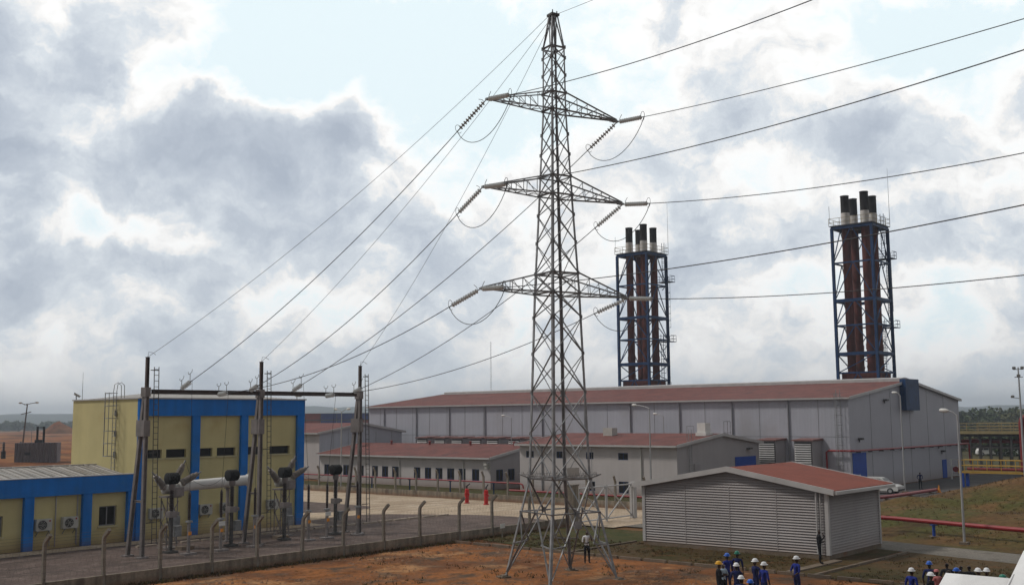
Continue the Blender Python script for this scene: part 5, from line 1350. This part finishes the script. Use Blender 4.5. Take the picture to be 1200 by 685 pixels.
# ================================================================== people
def person(loc, face, lab, shirt, trousers, hat=None, pose='stand', sleeves='short', scale=1.0, group=None, legs=True):
    """one continuous body grown from a jointed skeleton; face = compass angle, 0 looks toward the camera"""
    J = {}; E_ = []
    def add(n, p, r, par=None):
        J[n] = (len(J), Vector(p), r if isinstance(r, tuple) else (r, r))
        if par: E_.append((J[par][0], J[n][0]))
    rnd = random.Random(hash(lab) % 1000 if False else sum(map(ord, lab)))
    lean = rnd.uniform(-.02, .02); sw = rnd.uniform(-.03, .03)
    add('pelvis', (sw, 0, .95), (.155, .115)); add('waist', (sw * .6, 0, 1.10), (.135, .10), 'pelvis'); add('chest', (lean, -.005, 1.28), (.165, .115), 'waist'); add('upper', (lean, .01, 1.42), (.13, .085), 'chest')
    add('neck', (lean, .005, 1.50), .056, 'upper'); add('jaw', (lean, -.025, 1.565), (.064, .07), 'neck'); add('head', (lean, -.015, 1.645), (.079, .095), 'jaw'); add('crown', (lean, -.008, 1.715), (.06, .07), 'head')
    add('nose', (lean, -.118, 1.622), .013, 'head')
    for s in (-1, 1):
        add(f'ear{s}', (lean + s * .083, .0, 1.632), .016, 'head')
        add(f'sho{s}', (lean + s * .185, .01, 1.425), .068, 'upper')
        if pose == 'phone' and s == 1: el, wr, hd = (.27, -.10, 1.20), (.15, -.22, 1.45), (.11, -.17, 1.54)
        elif pose == 'mouth' and s == 1: el, wr, hd = (.23, -.12, 1.16), (.07, -.27, 1.40), (.03, -.22, 1.48)
        elif pose in ('phone', 'mouth'): el, wr, hd = (.25, -.02, 1.15), (.08, -.22, 1.10), (.0, -.25, 1.13)
        elif pose == 'behind': el, wr, hd = (.28, .10, 1.15), (.10, .19, 1.02), (.03, .19, .97)
        elif pose == 'folded': el, wr, hd = (.27, -.04, 1.17), (.05, -.20, 1.20), (-.04, -.20, 1.23)
        else: el, wr, hd = (.245 + rnd.uniform(0, .03), .03, 1.15), (.25, -.05 + rnd.uniform(-.06, .05), .91), (.245, -.075, .83)
        el = Vector((s * el[0], el[1], el[2])); wr = Vector((s * wr[0], wr[1], wr[2])); hd = Vector((s * hd[0], hd[1], hd[2]))
        add(f'elb{s}', el, .045, f'sho{s}'); add(f'wri{s}', wr, (.032, .027), f'elb{s}'); add(f'palm{s}', hd, (.038, .018), f'wri{s}')
        d = (hd - wr).normalized(); side = d.cross(Vector((0, 1, .2))).normalized(); cu = side.cross(d)
        for i, (o_, l) in enumerate(((-.030, .070), (-.010, .082), (.010, .078), (.029, .060))):
            a = hd + side * o_ + d * .035; add(f'f{i}a{s}', a, .0105, f'palm{s}'); add(f'f{i}b{s}', a + d * l * .55 + cu * .008, .0095, f'f{i}a{s}'); add(f'f{i}c{s}', a + d * l * .9 + cu * .03, .008, f'f{i}b{s}')
        add(f'tha{s}', hd - d * .02 + side * -.04 + cu * .01, .012, f'palm{s}'); add(f'thb{s}', hd + d * .03 + side * -.062 + cu * .025, .0095, f'tha{s}')
        st = rnd.uniform(-.05, .07)
        add(f'hip{s}', (s * .095 + sw, 0, .88), (.105, .10), 'pelvis'); add(f'kne{s}', (s * .115, -.025 + st * .5, .49), .064, f'hip{s}'); add(f'cal{s}', (s * .118, .015 + st * .8, .32), .056, f'kne{s}'); add(f'ank{s}', (s * .12, .02 + st, .09), (.043, .048), f'cal{s}')
        add(f'toe{s}', (s * .15, -.15 + st, .035), (.045, .032), f'ank{s}')
    me = bpy.data.meshes.new('person'); names = list(J)
    me.from_pydata([J[n][1] for n in names], E_, [])
    ob = bpy.data.objects.new('person', me); COL.objects.link(ob)
    md = ob.modifiers.new('skin', 'SKIN'); md.branch_smoothing = .3
    for i, n in enumerate(names):
        sv = me.skin_vertices[0].data[i]; sv.radius = J[n][2]; sv.use_root = (i == 0); sv.use_loose = False
    sb = ob.modifiers.new('sub', 'SUBSURF'); sb.levels = 1; sb.render_levels = 1
    dg = bpy.context.evaluated_depsgraph_get()
    nm = bpy.data.meshes.new_from_object(ob.evaluated_get(dg)); nm.name = 'person'
    ob.modifiers.clear(); ob.data = nm; bpy.data.meshes.remove(me)
    nm.materials.clear()
    for k in (shirt, trousers, 'skin', 'shoe', 'hair'): nm.materials.append(MT[k])
    segs = []
    par = {b: a for a, b in E_}
    def kind(n):
        if n[:3] in ('hip', 'kne', 'cal', 'pel'): return 1
        if n[:3] in ('ank', 'toe'): return 3
        if n[:3] in ('pal', 'tha', 'thb') or n[0] == 'f' and n[1].isdigit() or n in ('neck', 'jaw', 'head', 'nose', 'crown') or n[:3] == 'ear': return 2
        if n[:3] == 'wri': return 2 if sleeves == 'short' else 0
        return 0
    for n in names:
        i = J[n][0]
        if i in par: segs.append((J[names[par[i]]][1], J[n][1], kind(n), sum(J[n][2]) / 2))
    for p in nm.polygons:
        c = p.center; best = (9, 0)
        for a, b, k, r in segs:
            d = b - a; t = max(0, min(1, (c - a).dot(d) / max(1e-9, d.length_squared))); q = (c - a - d * t).length - r * .8
            if q < best[0]: best = (q, k)
        k = best[1]
        if k == 2 and c.z > 1.5 and (c.y > .035 or c.z > 1.70) and abs(c.x - lean) < .11: k = 4
        if k in (0, 2) and c.z < .99 and abs(c.x) < .17 and k == 0: k = 1
        if c.z < .075: k = 3
        p.material_index = k; p.use_smooth = True
    ob.location = loc; ob.rotation_euler = (0, 0, face); ob.scale = (scale,) * 3
    tag(ob, lab, 'person', group)
    m = MB()
    for s in (-1, 1): m.lathe((lean + s * .031, -.098, 1.648), (0, -1, 0), [(0, .011), (.012, .010), (.016, .003)], 7)
    m.build('eyes', 'white', ob)
    if hat:
        m = MB(); cx, cy = lean, -.005
        if hat.startswith('hat'):
            n = 16; vs = []; prof = [(.0, 1.70, .155), (.0, 1.712, .150), (0, 1.715, .122), (0, 1.75, .120), (0, 1.79, .104), (0, 1.82, .07), (0, 1.832, .02)]
            for _, z, r in prof:
                for i in range(n):
                    a = 2 * PI * i / n; f = 1.0
                    if r > .14: f = 1 + .18 * max(0, -math.sin(a)) ** 2
                    vs.append((cx + math.cos(a) * r * .92 * f, cy + math.sin(a) * r * 1.08 * f, z - .012))
            fs = [(j * n + i, j * n + (i + 1) % n, (j + 1) * n + (i + 1) % n, (j + 1) * n + i) for j in range(len(prof) - 1) for i in range(n)]
            m.add(vs, fs + [tuple(range((len(prof) - 1) * n, len(prof) * n)), tuple(reversed(range(n)))])
            m.build('hard_hat', hat, ob, smooth=True)
        else:
            m.lathe((cx, cy, 1.665), (0, 0, 1), [(0, .098), (.05, .098), (.085, .075), (.1, .02)], 14); m.poly((cx - .08, cy - .08, 1.69), (cx + .08, cy - .08, 1.69), (cx + .06, cy - .19, 1.675), (cx - .06, cy - .19, 1.675)); m.build('cap', hat, ob, smooth=True)
    return ob
person((3.92, 58.75, .02), R(8), 'man in a white shirt and dark trousers standing under the pylon, hand at his face', 'whitecloth', 'darkcloth', None, 'phone', 'short', 1.0)
person((16.02, 57.2, .1), R(70), 'man in a dark suit standing at the near corner of the louvred shed', 'darkcloth', 'darkcloth', None, 'mouth', 'long', 1.02)
person((42.95, 114.3, .01), R(150), 'far man in blue on the asphalt in front of the hall gable', 'navycloth', 'darkcloth', None, 'behind', 'long', 1.04)
cg, cr_ = 'workers standing at the bottom centre', 'people behind the white tents'
PL = [((8.53, 45.6), R(80), 'worker in dark clothes with a yellow hard hat', 'darkcloth', 'darkcloth', 'hatyellow', 'folded', 1.0, cg),
      ((9.42, 48.2), R(200), 'worker in blue with a blue hard hat, beside the green helmet', 'bluecloth', 'navycloth', 'hatblue', 'stand', 1.0, cg),
      ((9.98, 48.9), R(160), 'worker in navy with a green hard hat', 'navycloth', 'navycloth', 'hatgreen', 'stand', 1.0, cg),
      ((8.95, 46.9), R(30), 'man in a pale blue shirt half hidden between yellow and white helmets', 'palecloth', 'darkcloth', None, 'folded', .88, cg),
      ((9.14, 45.0), R(175), 'worker with white hard hat standing just in front of the green helmet', 'navycloth', 'navycloth', 'hatwhite', 'stand', 1.0, cg),
      ((10.22, 46.3), R(-60), 'worker in navy with white hard hat facing left, left of a close pair', 'navycloth', 'navycloth', 'hatwhite', 'behind', 1.0, cg),
      ((10.33, 45.2), R(120), 'worker in blue with white hard hat, right of a close pair', 'bluecloth', 'navycloth', 'hatwhite', 'stand', 1.0, cg),
      ((8.61, 41.5), R(170), 'worker with white hard hat lowest in the bottom centre group', 'navycloth', 'navycloth', 'hatwhite', 'stand', 1.0, cg),
      ((8.75, 40.6), R(190), 'worker whose blue hard hat just peeks over the bottom edge', 'bluecloth', 'navycloth', 'hatblue', 'stand', .99, cg),
      ((12.15, 47.0), R(115), 'worker in blue with white hard hat standing alone in front of the shed', 'bluecloth', 'navycloth', 'hatwhite', 'behind', 1.0, cg),
      ((15.66, 43.1), R(130), 'worker in blue with white hard hat left of the tent group', 'bluecloth', 'navycloth', 'hatwhite', 'stand', 1.0, cr_),
      ((17.1, 45.0), R(160), 'tall worker in navy with bright blue hard hat near the porch canopy', 'navycloth', 'navycloth', 'hatblue', 'stand', 1.0, cr_),
      ((15.95, 41.9), R(40), 'worker with white hard hat right at the corner of the porch canopy', 'darkcloth', 'darkcloth', 'hatwhite', 'stand', 1.0, cr_),
      ((16.62, 43.0), R(200), 'person in a pink cap behind the porch canopy', 'pinkcloth', 'darkcloth', 'pinkcloth', 'stand', 1.0, cr_),
      ((17.0, 42.8), R(150), 'bareheaded man in dark clothes beside the pink cap', 'darkcloth', 'darkcloth', None, 'stand', 1.02, cr_),
      ((17.62, 44.5), R(170), 'bareheaded taller man in dark clothes behind the porch canopy', 'darkcloth', 'darkcloth', None, 'stand', 1.05, cr_),
      ((17.55, 43.4), R(100), 'person with a blue cap behind the porch canopy', 'navycloth', 'darkcloth', 'hatblue', 'stand', .97, cr_),
      ((17.95, 43.9), R(190), 'bareheaded man in black, left of two standing close together', 'darkcloth', 'darkcloth', None, 'stand', 1.03, cr_),
      ((18.30, 44.0), R(165), 'bareheaded man in black, right of two standing close together', 'darkcloth', 'darkcloth', None, 'stand', 1.02, cr_),
      ((18.20, 42.9), R(20), 'worker with white hard hat behind the canopy, left one of a pair', 'darkcloth', 'darkcloth', 'hatwhite', 'stand', 1.0, cr_),
      ((18.56, 42.9), R(-20), 'worker with white hard hat behind the canopy, right one of a pair', 'darkcloth', 'darkcloth', 'hatwhite', 'stand', 1.0, cr_),
      ((18.35, 41.1), R(60), 'worker whose green hard hat just shows above the canopy', 'navycloth', 'navycloth', 'hatgreen', 'stand', 1.0, cr_)]
for (x, y), f, lab, sh_, tr, hat, pose, sc_, g in PL:
    person((x, y, .04), f, lab, sh_, tr, hat, pose, 'long' if 'dark' in lab or 'black' in lab else 'short', sc_ * .985, g)

# ================================================================== air
hb = MB(); hb.box(-6200, 6200, -420, 6700, -1.2, 96)
hm_ = bpy.data.materials.new('haze'); hm_.use_nodes = True
n_ = hm_.node_tree; n_.nodes.clear()
ou = n_.nodes.new('ShaderNodeOutputMaterial'); pv = n_.nodes.new('ShaderNodeVolumePrincipled')
pv.inputs['Color'].default_value = (.80, .89, 1, 1); pv.inputs['Density'].default_value = .00034; pv.inputs['Anisotropy'].default_value = .2
n_.links.new(pv.outputs[0], ou.inputs['Volume'])
MT['haze'] = hm_
struct(hb.build('haze', 'haze'), 'stuff')
